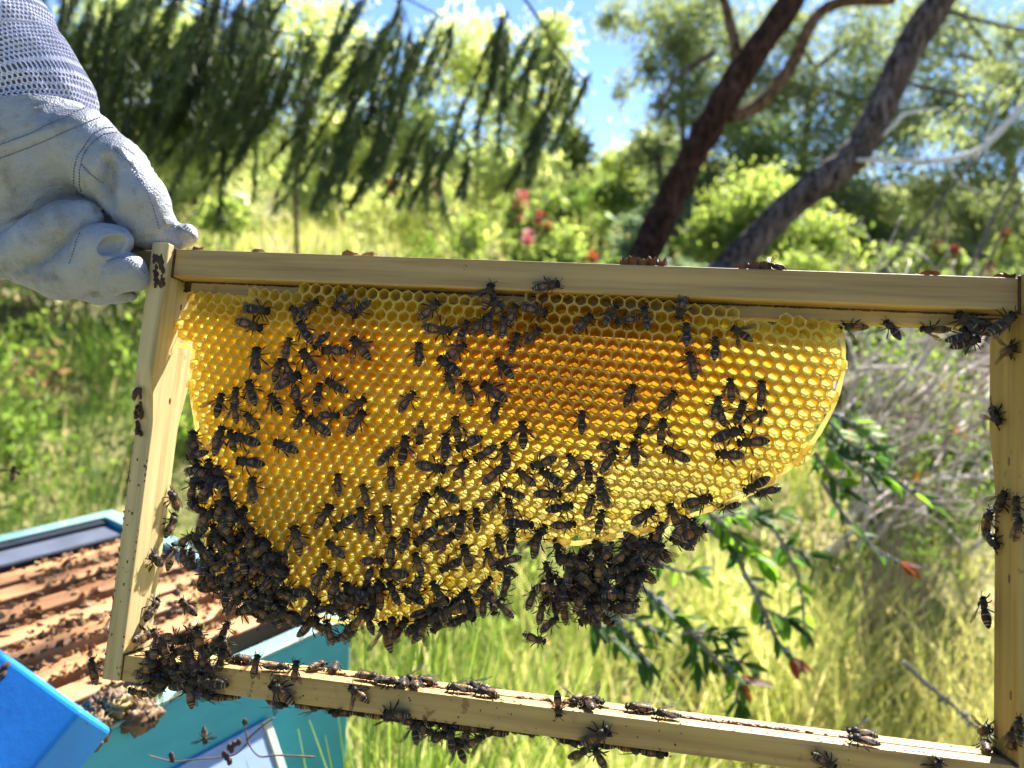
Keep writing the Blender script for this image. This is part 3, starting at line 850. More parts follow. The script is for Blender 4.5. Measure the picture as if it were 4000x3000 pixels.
M_teal = mat_paint('turquoise_paint', (0.03, 0.37, 0.56), (0.16, 0.44, 0.54))
M_rim = mat_paint('pale_green_rim', (0.20, 0.38, 0.35), (0.45, 0.40, 0.3), 0.6)
M_blue = mat_paint('bright_blue_paint', (0.012, 0.25, 0.80), (0.03, 0.10, 0.34), 0.66)
M_lav = mat_paint('lavender_blue_paint', (0.30, 0.42, 0.72), (0.6, 0.62, 0.6), 0.68)
M_cream = mat_paint('cream_edge', (0.62, 0.66, 0.52), (0.3, 0.3, 0.25), 0.66)
M_black = mat_simple('black_plastic', (0.022, 0.024, 0.032), 0.4, 60, 0.3, 0.1)
M_oldwood = mat_wood('old_frame_wood', (0.42, 0.19, 0.075), (0.64, 0.34, 0.15), 0, (0.10, 0.045, 0.02), 0.57)
M_dark = mat_simple('hive_inside', (0.02, 0.012, 0.008), 0.8, 50, 0.3, 0.2)

hb = empty('hive_box', H_M, 'open turquoise wooden hive box full of old frames, lower left', 'hive box')
T_ = 0.019
bevel_box('wall', A0, A1, B0, B0 + T_, HTOP - 0.24, HTOP - 0.004, 0.0015, M_teal, hb)
bevel_box('wall', A0, A1, B1 - T_, B1, HTOP - 0.24, HTOP - 0.004, 0.0015, M_teal, hb)
bevel_box('wall', A0, A0 + T_, B0 + T_ + .0004, B1 - T_ - .0004, HTOP - 0.24, HTOP - 0.004, 0.0015, M_teal, hb)
bevel_box('wall', A1 - T_, A1, B0 + T_ + .0004, B1 - T_ - .0004, HTOP - 0.24, HTOP - 0.004, 0.0015, M_teal, hb)
for (x0, x1, y0, y1) in ((A0, A1, B0, B0 + T_), (A0, A1, B1 - T_, B1), (A0, A0 + T_, B0 + T_ + .0004, B1 - T_ - .0004), (A1 - T_, A1, B0 + T_ + .0004, B1 - T_ - .0004)):
    bevel_box('rim', x0 - 0.0006, x1 + 0.0006, y0 - 0.0006, y1 + 0.0006, HTOP - 0.0038, HTOP, 0.0008, M_rim, hb)
bevel_box('floor', A0 + T_, A1 - T_, B0 + T_, B1 - T_, HTOP - 0.24, HTOP - 0.225, 0.001, M_dark, hb)
lower = empty('hive_box', H_M, 'lower hive box standing on the grass beneath the turquoise one', 'hive box')
for (x0, x1, y0, y1) in ((A0, A1, B0, B0 + T_), (A0, A1, B1 - T_, B1), (A0, A0 + T_, B0 + T_ + .0004, B1 - T_ - .0004), (A1 - T_, A1, B0 + T_ + .0004, B1 - T_ - .0004)):
    bevel_box('wall', x0, x1, y0, y1, -0.02, HTOP - 0.2403, 0.0015, M_lav, lower)

# black plastic feeder along the far wall
fd = empty('feeder', H_M, 'black plastic strip feeder along the far wall inside the hive box', 'feeder')
bevel_box('wall', A0 + 0.025, A1 - 0.025, -0.0305, -0.0196, HTOP - 0.2, HTOP - 0.003, 0.001, M_black, fd)
bevel_box('wall', A0 + 0.025, A1 - 0.025, -0.080, -0.0735, HTOP - 0.2, HTOP - 0.006, 0.001, M_black, fd)
bevel_box('lid', A0 + 0.025, A1 - 0.025, -0.0732, -0.0308, HTOP - 0.03, HTOP - 0.008, 0.001, mat_simple('grey_plastic', (0.10, 0.115, 0.16), 0.35, 30, 0.25, 0.1), fd)

# old frames in the box, each with wax built on its bar
WAXC = [(0.46, 0.27, 0.11), (0.55, 0.38, 0.19), (0.36, 0.17, 0.06), (0.55, 0.36, 0.16), (0.16, 0.08, 0.04)]
BARY = [-0.104, -0.146, -0.189, -0.232, -0.275, -0.318, -0.361]
ORDB = ['first', 'second', 'third', 'fourth', 'fifth', 'sixth', 'seventh']
for i, yb in enumerate(BARY):
    o = empty('brood_frame', H_M, 'old brown frame in the hive, %s from the black feeder' % ORDB[i], 'hive frame', 'old frames in the hive')
    zt = HTOP - 0.008 + random.uniform(-0.002, 0.002)
    bevel_box('top_bar', A0 + 0.022, A1 - 0.0195, yb - 0.0135, yb + 0.0135, zt - 0.02, zt, 0.0018, M_oldwood, o)
    bevel_box('comb', A0 + 0.035, A1 - 0.035, yb - 0.0125, yb + 0.0125, zt - 0.20, zt - 0.0205, 0.003, M_dark, o)
    b = MB()
    for k in range(260):
        x = random.uniform(A0 + 0.1, A1 - 0.03); s = random.choice([-1, 1, 1, 0])
        y = yb + s * 0.0125 + random.gauss(0, 0.002) if s else yb + random.uniform(-0.012, 0.012)
        if mnoise.noise(Vector((x * 14, yb * 60, 1))) < -0.15: continue
        r = random.uniform(0.001, 0.0026)
        b.blob((x, y, zt + r * 0.4), (r * random.uniform(0.8, 1.6), r, r * random.uniform(0.6, 1.5)), vary(random.choice(WAXC), 0.7, 1.2), 0, 6, 4, 1.7, 3.6, random.uniform(0, 40))
    tag(b.build('burr_comb', M_burr, o, False), kind='stuff')

# lump of yellow burr comb by the near wall
bc = MB()
cen = hit_z(430, 2790, HTOP); 
cl_ = H_M.inverted() @ cen
for k in range(34):
    u = random.gauss(0, 0.017); v = random.gauss(0, 0.010); r = random.uniform(0.005, 0.010)
    top = 0.018 * math.exp(-(u / 0.022) ** 2 - (v / 0.012) ** 2)
    bc.blob((u, v, -0.008 + top), (r * random.uniform(0.8, 1.4), r, r * random.uniform(0.8, 1.2)), vary(random.choice([(0.46, 0.34, 0.13), (0.40, 0.28, 0.11), (0.28, 0.18, 0.085), (0.16, 0.10, 0.06)]), 0.75, 1.15), 0, 22, 16, 0.75, 5.5, random.uniform(0, 40))
o = bc.build('wax_lump', M_burr, None, True)
o.matrix_world = Matrix.Translation(cen) @ H_M.to_3x3().to_4x4()
tag(o, 'crumbly lump of yellow burr comb by the near wall of the hive', 'wax comb')


# bright blue lid propped over the near left corner
pA, pB = hit_z(0, 1800 + 1035 * 0.7233, HTOP + 0.035), hit_z(440 * 0.7233, 1800 + 1345 * 0.7233, HTOP + 0.035)
best = None
for th in np.linspace(0, 1.5, 60):
    e = -H_a * math.cos(th) - Vector((0, 0, 1)) * math.sin(th)
    q = pB + e * 0.03
    rel = np.array(q) - CAM; w = rel @ CF; px, py = 2000 + FPX * (rel @ CR) / w, 1500 - FPX * (rel @ CU) / w
    x0, y0 = 440 * 0.7233, 1800 + 1345 * 0.7233
    ang = math.atan2(py - y0, px - x0); tgt = math.atan2(314, -270)
    if best is None or abs(ang - tgt) < best[0]: best = (abs(ang - tgt), e)
e2 = best[1]; e1 = (pA - pB).normalized(); e3 = e1.cross(e2).normalized()
if e3.z < 0: e3 = -e3
LM = Matrix(((e1.x, e2.x, e3.x, pB.x), (e1.y, e2.y, e3.y, pB.y), (e1.z, e2.z, e3.z, pB.z), (0, 0, 0, 1)))
lid = empty('outer_cover', LM, 'bright blue painted hive lid propped in the lower left corner', 'hive lid')
bevel_box('panel', 0, 0.45, 0, 0.40, -0.034, 0.0, 0.0035, M_blue, lid, 3)
b = MB()
for k in range(14): b.blob((0.10 + random.gauss(0, 0.006), 0.02 + random.gauss(0, 0.012), 0.0), (0.004, 0.005, 0.0012), (0.05, 0.03, 0.02), 0, 8, 5, 0.6, 2, k)
tag(b.build('dirt', mat_simple('dried_mud', (0.07, 0.04, 0.025), 0.9), lid, True), kind='stuff')

# pale lavender board leaning on the near side, with a cream edge
q0 = H_M @ Vector((0.03, B0 - 0.003, HTOP - 0.060))
th = math.radians(58); f2 = (-H_n * math.cos(th) - Vector((0, 0, 1)) * math.sin(th)).normalized(); f1 = -H_a; f3 = f1.cross(f2).normalized()
if f3.z < 0: f3 = -f3
BM = Matrix(((f1.x, f2.x, f3.x, q0.x), (f1.y, f2.y, f3.y, q0.y), (f1.z, f2.z, f3.z, q0.z), (0, 0, 0, 1)))
bd = empty('leaning_board', BM, 'pale lavender blue board with cream edge leaning on the turquoise box', 'board')
bevel_box('panel', 0.006, 0.42, 0.0, 0.40, -0.010, 0.0, 0.001, M_lav, bd)
bevel_box('edge_strip', -0.002, 0.0058, 0.0, 0.40, -0.011, 0.002, 0.001, M_cream, bd)

# ------------------------------------------------------------------ the held hive frame
W = 0.429; XL, XR = -W / 2, W / 2
ZT1, ZT0, HT = 0.11641, 0.10073, 0.01226
HWG, ZW = 0.00149, 0.09443
HW, HN, HB, ZB1, ZB0, TL = 0.01845, 0.01221, 0.0107, -0.10174, -0.11483, 0.00992

frame = empty('honey_frame', MF, 'pale wooden hive frame with honeycomb held up by a gloved hand', 'hive frame')

extrude_profile('top_bar', [(-HT, ZT0), (-HT, ZT1), (HT, ZT1), (HT, ZT0)], 0, XL + 0.0002, XR - 0.0002, M_wood_x, frame, 0.0009)
extrude_profile('lug', [(-HT + 0.001, ZT0 + 0.0005), (-HT + 0.001, ZT1 - 0.0012), (HT - 0.001, ZT1 - 0.0012), (HT - 0.001, ZT0 + 0.0005)], 0,
                XL - TL - 0.022, XL - TL - 0.0002, M_wood_x, frame, 0.0012)
extrude_profile('wedge_bar', [(-HWG, ZW), (-HWG, ZT0 - 0.0003), (HWG + 0.006, ZT0 - 0.0003), (HWG + 0.006, ZW)], 0, XL + 0.0055, XR - 0.001, M_wood_xb, frame, 0.0004)
G = 0.0014
extrude_profile('bottom_bar', [(-HB, ZB0), (-HB, ZB1), (-0.0008, ZB1), (-0.0008, ZB1 - G), (0.0010, ZB1 - G), (0.0010, ZB1), (HB, ZB1), (HB, ZB0)],
                0, XL + 0.0002, XR - 0.0002, M_wood_xb, frame, 0.0003)


def side_bar(x0, x1, mat=M_wood_z):
    zs = [ZB0]; half = [HN]
    for i in range(9):
        t = i / 8
        zs.append(0.014 + 0.038 * t); half.append(HN + (HW - HN) * (3 * t * t - 2 * t ** 3))
    zs.append(ZT1 + 0.0015); half.append(HW)
    prof = [(-h, z) for h, z in zip(half, zs)] + [(h, z) for h, z in zip(half[::-1], zs[::-1])]
    return extrude_profile('side_bar', prof, 0, x0, x1, mat, frame, 0.0007)


side_bar(XL - TL, XL)
side_bar(XR, XR + TL, mat_wood('pine_upright_shaded', (0.33, 0.205, 0.05), (0.43, 0.285, 0.08), 2, stain_amt=0.6))  # darker orange tone stands in for shade and warm light from the comb


def lump(name, pts, col, mat, amp=0.5, label=None):
    """small uneven lumps joined into one dab of propolis or wax; pts: (x,y,z,rx,ry,rz)"""
    b = MB()
    for i, (x, y, z, rx, ry, rz) in enumerate(pts):
        c = vary(col, 0.75, 1.25)
        b.blob((x, y, z), (rx, ry, rz), c, 0, 9, 6, amp, 2.3, seed=random.uniform(0, 50))
    o = b.build(name, mat, frame, True)
    if label: o['label'] = label
    if len(pts) > 1: o['kind'] = 'stuff'
    return o


# propolis smears on the left side bar's front edge and in the joints
def smear(px0, py0, px1, py1, axis, val, n, r, thin, jitter=0.3):
    out = []
    for i in range(n):
        u, v = random.random(), random.random()
        p = fp(px0 + (px1 - px0) * u, py0 + (py1 - py0) * v, axis, val)
        rr = r * random.uniform(0.5, 1.2)
        s = [rr, rr, rr * random.uniform(1, 2)]; s[axis] = thin
        out.append((*p, *s))
    return out


lump('propolis', smear(600, 1000, 640, 1115, 1, -HW, 60, 0.0010, 0.0005), (1, 1, 1), M_propolis)
lump('propolis', smear(525, 1520, 552, 1550, 1, -HW, 7, 0.0014, 0.0006) + smear(522, 1575, 556, 1640, 1, -HW + 0.0035, 16, 0.0010, 0.0012) + smear(536, 1650, 550, 1695, 1, -HN - 0.001, 7, 0.0012, 0.002), (1, 1, 1), M_propolis)
jl = []
for z in np.linspace(ZT0, ZT1 - 0.001, 16): jl.append((XL + 0.0003, -HT - 0.0002, z, 0.0007, 0.0007, 0.001))
for y in np.linspace(-HT, -HWG, 9): jl.append((XL + 0.0004, y, ZT0, 0.0008, 0.001, 0.0006))
for z in np.linspace(ZW + 0.001, ZT0, 8): jl.append((XL + 0.003, -0.0005, z, 0.0022, 0.001, 0.0009))
lump('propolis', jl, (1, 1, 1), M_propolis, 0.35)
jl = []
for z in np.linspace(ZT0 - 0.001, ZT1, 18): jl.append((XR - 0.0003, -HT - 0.0002, z, 0.0009, 0.0008, 0.001))
for y in np.linspace(-HT, -HWG, 9): jl.append((XR - 0.0004, y, ZT0, 0.001, 0.001, 0.0007))
lump('propolis', jl, (1, 1, 1), M_propolis, 0.35)
jl = []
for x in np.linspace(XL + 0.006, XR - 0.01, 240):
    if random.random() < 0.85: jl.append((x, -HWG - 0.0002, ZT0 - 0.0002, 0.0013, 0.0008, random.uniform(0.0003, 0.0008)))
lump('propolis', jl, (1, 1, 1), M_propolis, 0.5)
jl = []
for z in np.linspace(ZB0 + 0.001, ZB1, 14): jl.append((XL + 0.0002, -HB - 0.0001, z, 0.0004, 0.0004, 0.0009))
for y in np.linspace(-HB, HB, 14): jl.append((XL + 0.0004, y, ZB1 + 0.0001, 0.0008, 0.001, 0.0006))
for y in np.linspace(-HB, HB, 18): jl.append((XR - 0.0006, y, ZB1 + 0.0002, 0.0012, 0.001, 0.0008))
lump('propolis', jl, (1, 1, 1), M_propolis, 0.35)
# reddish brown propolis along the groove of the bottom bar
M_prop_red = mat_simple('propolis_red', (0.16, 0.055, 0.02), 0.5, 300, 0.4, 0.8, 0.001)
jl = []
for x in np.linspace(XL + 0.05, XR - 0.06, 300):
    dn = mnoise.noise(Vector((x * 40, 3.1, 0))) + 0.25
    if random.random() < 0.25 + dn * 1.2:
        jl.append((x, random.gauss(0.0006, 0.0008), ZB1 + 0.0002, random.uniform(0.0008, 0.002), random.uniform(0.0005, 0.0012), random.uniform(0.0004, 0.0009)))
for i in range(90):
    x = random.uniform(XL + 0.08, XR - 0.02)
    jl.append((x, random.choice([-HB, -HB + 0.002, -HB * 0.7, HB * 0.6]) + random.gauss(0, 0.0006), ZB1 + random.choice([0.0001, 0.0001, -0.0006]),
               random.uniform(0.0003, 0.0009), random.uniform(0.0003, 0.0006), random.uniform(0.0002, 0.0004)))
for i in range(26):
    jl.append((random.uniform(XL + 0.06, XR - 0.03), -HB - 0.0001, random.uniform(ZB0 + 0.002, ZB1), random.uniform(0.0002, 0.0006), 0.0003, random.uniform(0.0002, 0.0005)))
lump('propolis', jl, (1, 1, 1), M_prop_red, 0.5)
jl = []
for i in range(60):
    z = random.uniform(ZB0, 0.01)
    jl.append((random.choice([XL - TL + 0.0003, XL - 0.0002, random.uniform(XL - TL, XL)]), -HN - 0.0001, z, random.uniform(0.0002, 0.0006), 0.0003, random.uniform(0.0003, 0.0009)))
for (px, py) in ((707, 1200), (665, 1567), (860, 1215)):
    pass
lump('propolis', jl, (1, 1, 1), M_prop_red, 0.5)
for px, py in ((707, 1200), (664, 1567)):
    p = fp(px, py, 0, XL); lump('knot', [(XL, p[1], p[2], 0.0002, 0.0011, 0.0019)], (1, 1, 1), M_prop_red, 0.2)
for px, py in ((3942, 2260), (3948, 2716), (3941, 1802)):
    p = fp(px, py, 0, XR); lump('knot', [(XR, p[1], p[2], 0.0002, 0.0012, 0.0022)], (1, 1, 1), M_prop_red, 0.2)

# broken bits of burr comb along the top of the top bar: ragged little cups
def burr(px0, px1, py, hgt, col, y=-0.0075):
    b = MB()
    p0 = fp(px0, py, 1, y); p1 = fp(px1, py, 1, y)
    L = p1[0] - p0[0]
    n = max(1, int(L / 0.0045))
    for i in range(n):
        cx = p0[0] + L * (i + 0.5) / n
        for yy in (y - 0.001, y + 0.004):
            k = 7; rr = 0.5 * L / n * 1.08; ring = []
            base = [(cx + rr * math.cos(2 * math.pi * j / k), yy + rr * math.sin(2 * math.pi * j / k), ZT1 - 0.0002) for j in range(k)]
            tops = [(q[0] + random.gauss(0, 0.0003), q[1], ZT1 + hgt * random.uniform(0.35, 1.15)) for q in base]
            ins = [(cx + (q[0] - cx) * 0.6, yy + (q[1] - yy) * 0.6, q[2] - 0.0002) for q in tops]
            bot = [(cx + (q[0] - cx) * 0.6, yy + (q[1] - yy) * 0.6, ZT1 + 0.0003) for q in base]
            v = base + tops + ins + bot
            f = []
            for j in range(k):
                j2 = (j + 1) % k
                f += [(j, j2, k + j2, k + j), (k + j, k + j2, 2 * k + j2, 2 * k + j), (2 * k + j, 2 * k + j2, 3 * k + j2, 3 * k + j)]
            f.append(tuple(range(3 * k, 4 * k)))
            b.add(v, f, [vary(col, 0.6, 1.35) for _ in v])
    tag(b.build('burr_comb', M_burr, frame), kind='stuff')


burr(2420, 2605, 1035, 0.0050, (0.20, 0.09, 0.025))
burr(2880, 3010, 1045, 0.0040, (0.16, 0.075, 0.03))
burr(3592, 3672, 1070, 0.0030, (0.28, 0.12, 0.02))
burr(3905, 3960, 1078, 0.0034, (0.12, 0.035, 0.01))
burr(1345, 1400, 985, 0.0030, (0.30, 0.17, 0.06))
burr(1420, 1480, 990, 0.0020, (0.45, 0.33, 0.14))
burr(995, 1032, 972, 0.0022, (0.40, 0.28, 0.12))
burr(762, 795, 962, 0.0024, (0.22, 0.13, 0.06))

# ------------------------------------------------------------------ comb
MID = 0.0012
PITCHC = 0.00630
ROT = math.radians(-3.2)
TILT = math.radians(9.5)
OUT_S = [(412, 626), (402, 645), (372, 684), (374, 742), (410, 748), (401, 800), (404, 870), (416, 940), (430, 1010), (424, 1080), (436, 1180), (455, 1260), (520, 1310),
         (640, 1335), (760, 1350), (900, 1345), (1010, 1322), (1062, 1280), (1090, 1215), (1108, 1165), (1160, 1162), (1240, 1178), (1300, 1165),
         (1400, 1148), (1480, 1120), (1560, 1092), (1640, 1060), (1720, 1003), (1772, 940), (1810, 870), (1831, 790), (1826, 722), (1818, 694),
         (1640, 690), (1510, 668), (1500, 655), (1100, 640), (1000, 628), (662, 624), (648, 640), (500, 632)]
OUT = np.array([fp(x * 1.8083, y * 1.8083, 1, -0.006)[[0, 2]] for x, y in OUT_S])


def inside(P, poly):
    x, y = P; n = len(poly); c = False; j = n - 1
    for i in range(n):
        if (poly[i][1] > y) != (poly[j][1] > y) and x < (poly[j][0] - poly[i][0]) * (y - poly[i][1]) / (poly[j][1] - poly[i][1]) + poly[i][0]: c = not c
        j = i
    return c


def edge_dist(P, poly, free_only=True):
    best = 1e9; n = len(poly)
    for i in range(n):
        a = poly[i]; b = poly[(i + 1) % n]
        if free_only and i >= 32: continue          # the top side hangs from the bar
        ab = b - a; t = max(0, min(1, np.dot(P - a, ab) / (np.dot(ab, ab) + 1e-12)))
        best = min(best, np.linalg.norm(P - a - ab * t))
    return best


def cdepth(P):
    d = edge_dist(np.asarray(P), OUT)
    t = min(1.0, max(0.0, d / 0.042))
    return 0.0042 + 0.0072 * (t * (2 - t)) + 0.0006 * mnoise.noise(Vector((P[0] * 40, P[1] * 40, 0.3)))


AMB = [  # s-pixel centre, radii, amount of amber honey
    (1290, 740, 250, 140, 0.85), (1130, 790, 200, 130, 0.5), (760, 750, 90, 90, 0.65), (1250, 870, 200, 80, 0.55), (650, 840, 60, 70, 0.3),
    (760, 950, 170, 110, 0.38), (1480, 790, 110, 110, 0.3), (1000, 700, 130, 70, 0.15)]


def amber(sx, sy):
    return 0.86 * sum(a * math.exp(-((sx - x) / rx) ** 2 - ((sy - y) / ry) ** 2) for x, y, rx, ry, a in AMB)


def cell_colour(sx, sy, rnd):
    a = amber(sx, sy) + rnd.gauss(0, 0.10)
    # pale empty cells at both ends, dull olive ones low down
    if a < 0.30: c = lerp3((0.78, 0.69, 0.27), (0.70, 0.54, 0.065), a / 0.30)
    elif a < 0.7: c = lerp3((0.70, 0.54, 0.065), (0.54, 0.315, 0.02), (a - 0.3) / 0.4)
    else: c = lerp3((0.54, 0.315, 0.02), (0.30, 0.145, 0.008), (a - 0.7) / 0.6)
    low = max(0, min(1, (sy - 1010) / 140)) * (0.35 + 0.65 * (rnd.random() < 0.55))
    if sx > 1380 and sy > 960: low = max(low, 0.5 + 0.4 * rnd.random())
    c = lerp3(c, (0.36, 0.27, 0.05), low * 0.55)
    return c, a


def wax_mats():
    # wall wax: pale, lets light through ; base wax / honey: clearer, glossy
    out = []
    for name, trans, rough, tint, clear in (('comb_wax', 0.70, 0.42, (1.0, 0.98, 0.78), 0.16), ('comb_cell_floor', 0.62, 0.2, (1.0, 0.98, 0.86), 0.46)):
        m, nt, b, o = new_mat(name)
        a = nt.nodes.new('ShaderNodeVertexColor'); a.layer_name = 'Col'
        nz = noise_node(nt, 900, 3, 0.6)
        f = ramp(nt, nz.outputs[0], [(0.3, (0.86, 0.84, 0.78)), (0.7, (1, 1, 1))]).outputs[0]
        col = mixrgb(nt, 1.0, a.outputs[0], f, 'MULTIPLY')
        nt.links.new(col, b.inputs['Base Color'])
        b.inputs['Roughness'].default_value = rough
        b.inputs['Specular IOR Level'].default_value = 0.5
        bump(nt, b, nz.outputs[0], 0.25, 0.0004)
        t = nt.nodes.new('ShaderNodeBsdfTranslucent')
        nt.links.new(mixrgb(nt, 1.0, col, tint, 'MULTIPLY'), t.inputs['Color'])
        mx = nt.nodes.new('ShaderNodeMixShader'); mx.inputs[0].default_value = trans
        nt.links.new(b.outputs[0], mx.inputs[1]); nt.links.new(t.outputs[0], mx.inputs[2])
        # thin new wax is half clear: some light goes straight through
        tp = nt.nodes.new('ShaderNodeBsdfTransparent')
        nt.links.new(mixrgb(nt, 1.0, col, (1.15, 1.1, 1.0), 'MULTIPLY'), tp.inputs['Color'])
        m2 = nt.nodes.new('ShaderNodeMixShader'); m2.inputs[0].default_value = clear
        nt.links.new(mx.outputs[0], m2.inputs[1]); nt.links.new(tp.outputs[0], m2.inputs[2])
        nt.links.new(m2.outputs[0], o.inputs['Surface'])
        out.append(m)
    return out


M_wax, M_floor = wax_mats()
CR_, SR_ = math.cos(ROT), math.sin(ROT)
C0 = np.array([-0.02, 0.0])


def warp(u, v, k=0):
    """lattice coordinates -> comb plane, gently uneven like real comb"""
    x = C0[0] + u * CR_ - v * SR_; z = C0[1] + u * SR_ + v * CR_
    n1 = mnoise.noise(Vector((x * 22, z * 22, 1.7))); n2 = mnoise.noise(Vector((x * 22, z * 22, 9.2)))
    m1 = mnoise.noise(Vector((x * 240, z * 240, 4.1))); m2 = mnoise.noise(Vector((x * 240, z * 240, 7.7)))
    bend = 0.0016 * math.sin(x * 17 + 0.6)
    return np.array([x + 0.0010 * n1 + 0.00038 * m1, z + 0.0010 * n2 + 0.00038 * m2 + bend])


RC = PITCHC / math.sqrt(3)


def make_cell(cu, cv):
    """one cell: rim, rounded mouth, walls and three-sided floor"""
    cen = warp(cu, cv)
    px, py = fproj((cen[0], -0.008, cen[1]))
    sx, sy = px / 1.8083, py / 1.8083
    rnd = random.Random(hash((round(cu * 1e5), round(cv * 1e5))))
    corners = [warp(cu + RC * math.cos(math.pi / 6 + k * math.pi / 3), cv + RC * math.sin(math.pi / 6 + k * math.pi / 3)) for k in range(6)]
    L = cdepth(cen)
    over = cen[1] > ZW - 0.0008                      # cells drawn out over the wedge bar have no floor of their own
    base, a = cell_colour(sx, sy, rnd)
    rimc = lerp3((0.94, 0.83, 0.36), (0.92, 0.76, 0.32), min(1, a))
    wallc = lerp3((0.93, 0.78, 0.15), (0.88, 0.54, 0.05), min(1, a))
    if sy > 1030: wallc = lerp3(wallc, (0.62, 0.48, 0.12), 0.4)
    V = []; Cc = []
    ty = math.tan(TILT)

    def put(p, yoff, col, drop=None):
        # depth axis: cells slope upwards to the mouth
        d = yoff
        V.append((p[0], MID - L + d, p[1] - d * ty)); Cc.append(col)

    outer = []
    for k in range(6):
        outer.append(corners[k]); outer.append((corners[k] + corners[(k + 1) % 6]) / 2)
    ap = 0.0
    for q in outer: put(q, 0.0002, rimc)
    apo = PITCHC / 2
    th = 0.00030 * rnd.uniform(0.8, 1.25)
    for i, q in enumerate(outer):                     # rounded mouth
        d = q - cen; r = np.linalg.norm(d); rr = min(r, apo * 1.06) - th * 1.15
        put(cen + d / r * rr, -0.0001, rimc)
    for i, q in enumerate(outer):
        d = q - cen; r = np.linalg.norm(d); rr = min(r, apo * 1.10) - th * 0.85
        put(cen + d / r * rr, 0.0011, lerp3(rimc, wallc, 0.6))
    dep = L - 0.0012 if not over else min(L - 0.0012, MID - (-HWG) + L - 0.0005)
    if over: dep = L - MID - HWG - 0.0012
    for i, q in enumerate(outer):
        d = q - cen; r = np.linalg.norm(d); rr = r - th * 0.7
        zz = dep + (0.0008 if (i // 2) % 2 == 0 and i % 2 == 0 else 0)
        put(cen + d / r * rr, zz, lerp3(wallc, base, 0.45))
    F = []; MI = []
    for ring in range(3):
        for i in range(12):
            j = (i + 1) % 12
            F.append((ring * 12 + i, ring * 12 + j, ring * 12 + 12 + j, ring * 12 + 12 + i)); MI.append(0)
    if not over:
        # floor: its own ring so that its colour ends cleanly
        for i, q in enumerate(outer):
            d = q - cen; r = np.linalg.norm(d); rr = r - th * 0.7
            zz = dep + (0.0008 if (i // 2) % 2 == 0 and i % 2 == 0 else 0)
            put(cen + d / r * rr, zz, base)
        put(cen, dep + 0.0011, base)
        cidx = len(V) - 1
        for s in range(3):                            # three rhombs meeting in the middle
            i0 = 48 + s * 4
            seq = [48 + (s * 4 + t) % 12 for t in range(5)]
            F.append((cidx, seq[0], seq[1], seq[2])); MI.append(1)
            F.append((cidx, seq[2], seq[3], seq[4])); MI.append(1)
    return V, F, Cc, MI, (px, py), cen


comb = bpy.data.objects.new('comb', bpy.data.meshes.new('comb'))
cells = []
NU = 46
for iv in range(-32, 32):
    for iu in range(-52, 52):
        cu = (iu + 0.5 * (iv % 2)) * PITCHC; cv = iv * PITCHC * math.sqrt(3) / 2
        c = warp(cu, cv)
        if not inside(c, OUT): continue
        if c[1] > ZT0 - 0.0022: continue
        if edge_dist(c, OUT) < 0.0016 and random.random() < 0.5: continue
        cells.append(make_cell(cu, cv))
# the comb's back: shallow cells of the other side, one sheet
bk = MB()
for V, F, Cc, MI, pp, cen in cells:
    if cen[1] > ZW - 0.0008: continue
    ring = [(v[0], MID + 0.0012, v[2]) for v in V[0:12]]
    ring2 = [(v[0] * 1.0, MID + 0.0019, v[2] + 0.0001) for v in V[0:12]]
    bk.add(ring + ring2, [(i, (i + 1) % 12, 12 + (i + 1) % 12, 12 + i) for i in range(12)], Cc[14])
comb = bk.build('comb', [M_wax], frame)
comb['label'] = 'natural honeycomb, amber in the middle and pale at both ends'


# smooth wax lip along the comb's free edge
lip = MB(); pts = []
for i in range(3, 32):
    a, b = OUT[i], OUT[i + 1]; n_ = max(1, int(np.linalg.norm(b - a) / 0.0025))
    for q in range(n_): pts.append(a + (b - a) * q / n_)
pts = np.array(pts)
for _ in range(3): pts[1:-1] = (pts[:-2] + 2 * pts[1:-1] + pts[2:]) / 4
lip.tube([(p[0], MID - 0.0016 + 0.0005 * mnoise.noise(Vector((p[0] * 150, p[1] * 150, 3))), p[1]) for p in pts], [0.0012 * (1 + 0.35 * mnoise.noise(Vector((p[0] * 260, p[1] * 260, 1)))) for p in pts], 7, (0.95, 0.88, 0.56))
lip.build('edge_lip', M_wax, comb, True)


def shown(c):
    x, y = c[4]
    return (1 if y < 1820 else 0.5) + x / 8000.0


order = sorted(range(len(cells)), key=lambda i: -shown(cells[i]))
sel = set(order[:300])
rest = MB()
for i, (V, F, Cc, MI, pp, cen) in enumerate(cells):
    if i in sel:
        b = MB(); b.v = V; b.f = F; b.c = Cc; b.m = MI
        b.build('cell', [M_wax, M_floor], comb)
    else:
        o = len(rest.v); rest.v += V; rest.c += Cc; rest.m += MI
        rest.f += [tuple(o + k for k in f) for f in F]
tag(rest.build('cells', [M_wax, M_floor], comb), kind='stuff')
print('cells', len(cells))

# ------------------------------------------------------------------ bees
M_bee = mat_attr('bee_body', 0.5, 0, nscale=1500, bstr=0.4, bdist=0.0003, nvar=0.35, spec=0.2)
m, nt, b_, o_ = new_mat('bee_wing')
b_.inputs['Base Color'].default_value = (0.09, 0.085, 0.10, 1)
b_.inputs['Roughness'].default_value = 0.3
b_.inputs['Specular IOR Level'].default_value = 0.45
tr = nt.nodes.new('ShaderNodeBsdfTransparent'); tr.inputs[0].default_value = (0.70, 0.63, 0.55, 1)
nzw = noise_node(nt, 700, 2, 0.5)
rw = ramp(nt, nzw.outputs[0], [(0.35, (0.64,) * 3), (0.65, (0.86,) * 3)])
mx = nt.nodes.new('ShaderNodeMixShader')
nt.links.new(rw.outputs[0], mx.inputs[0]); nt.links.new(b_.outputs[0], mx.inputs[1]); nt.links.new(tr.outputs[0], mx.inputs[2])
nt.links.new(mx.outputs[0], o_.inputs['Surface'])
M_wing = m


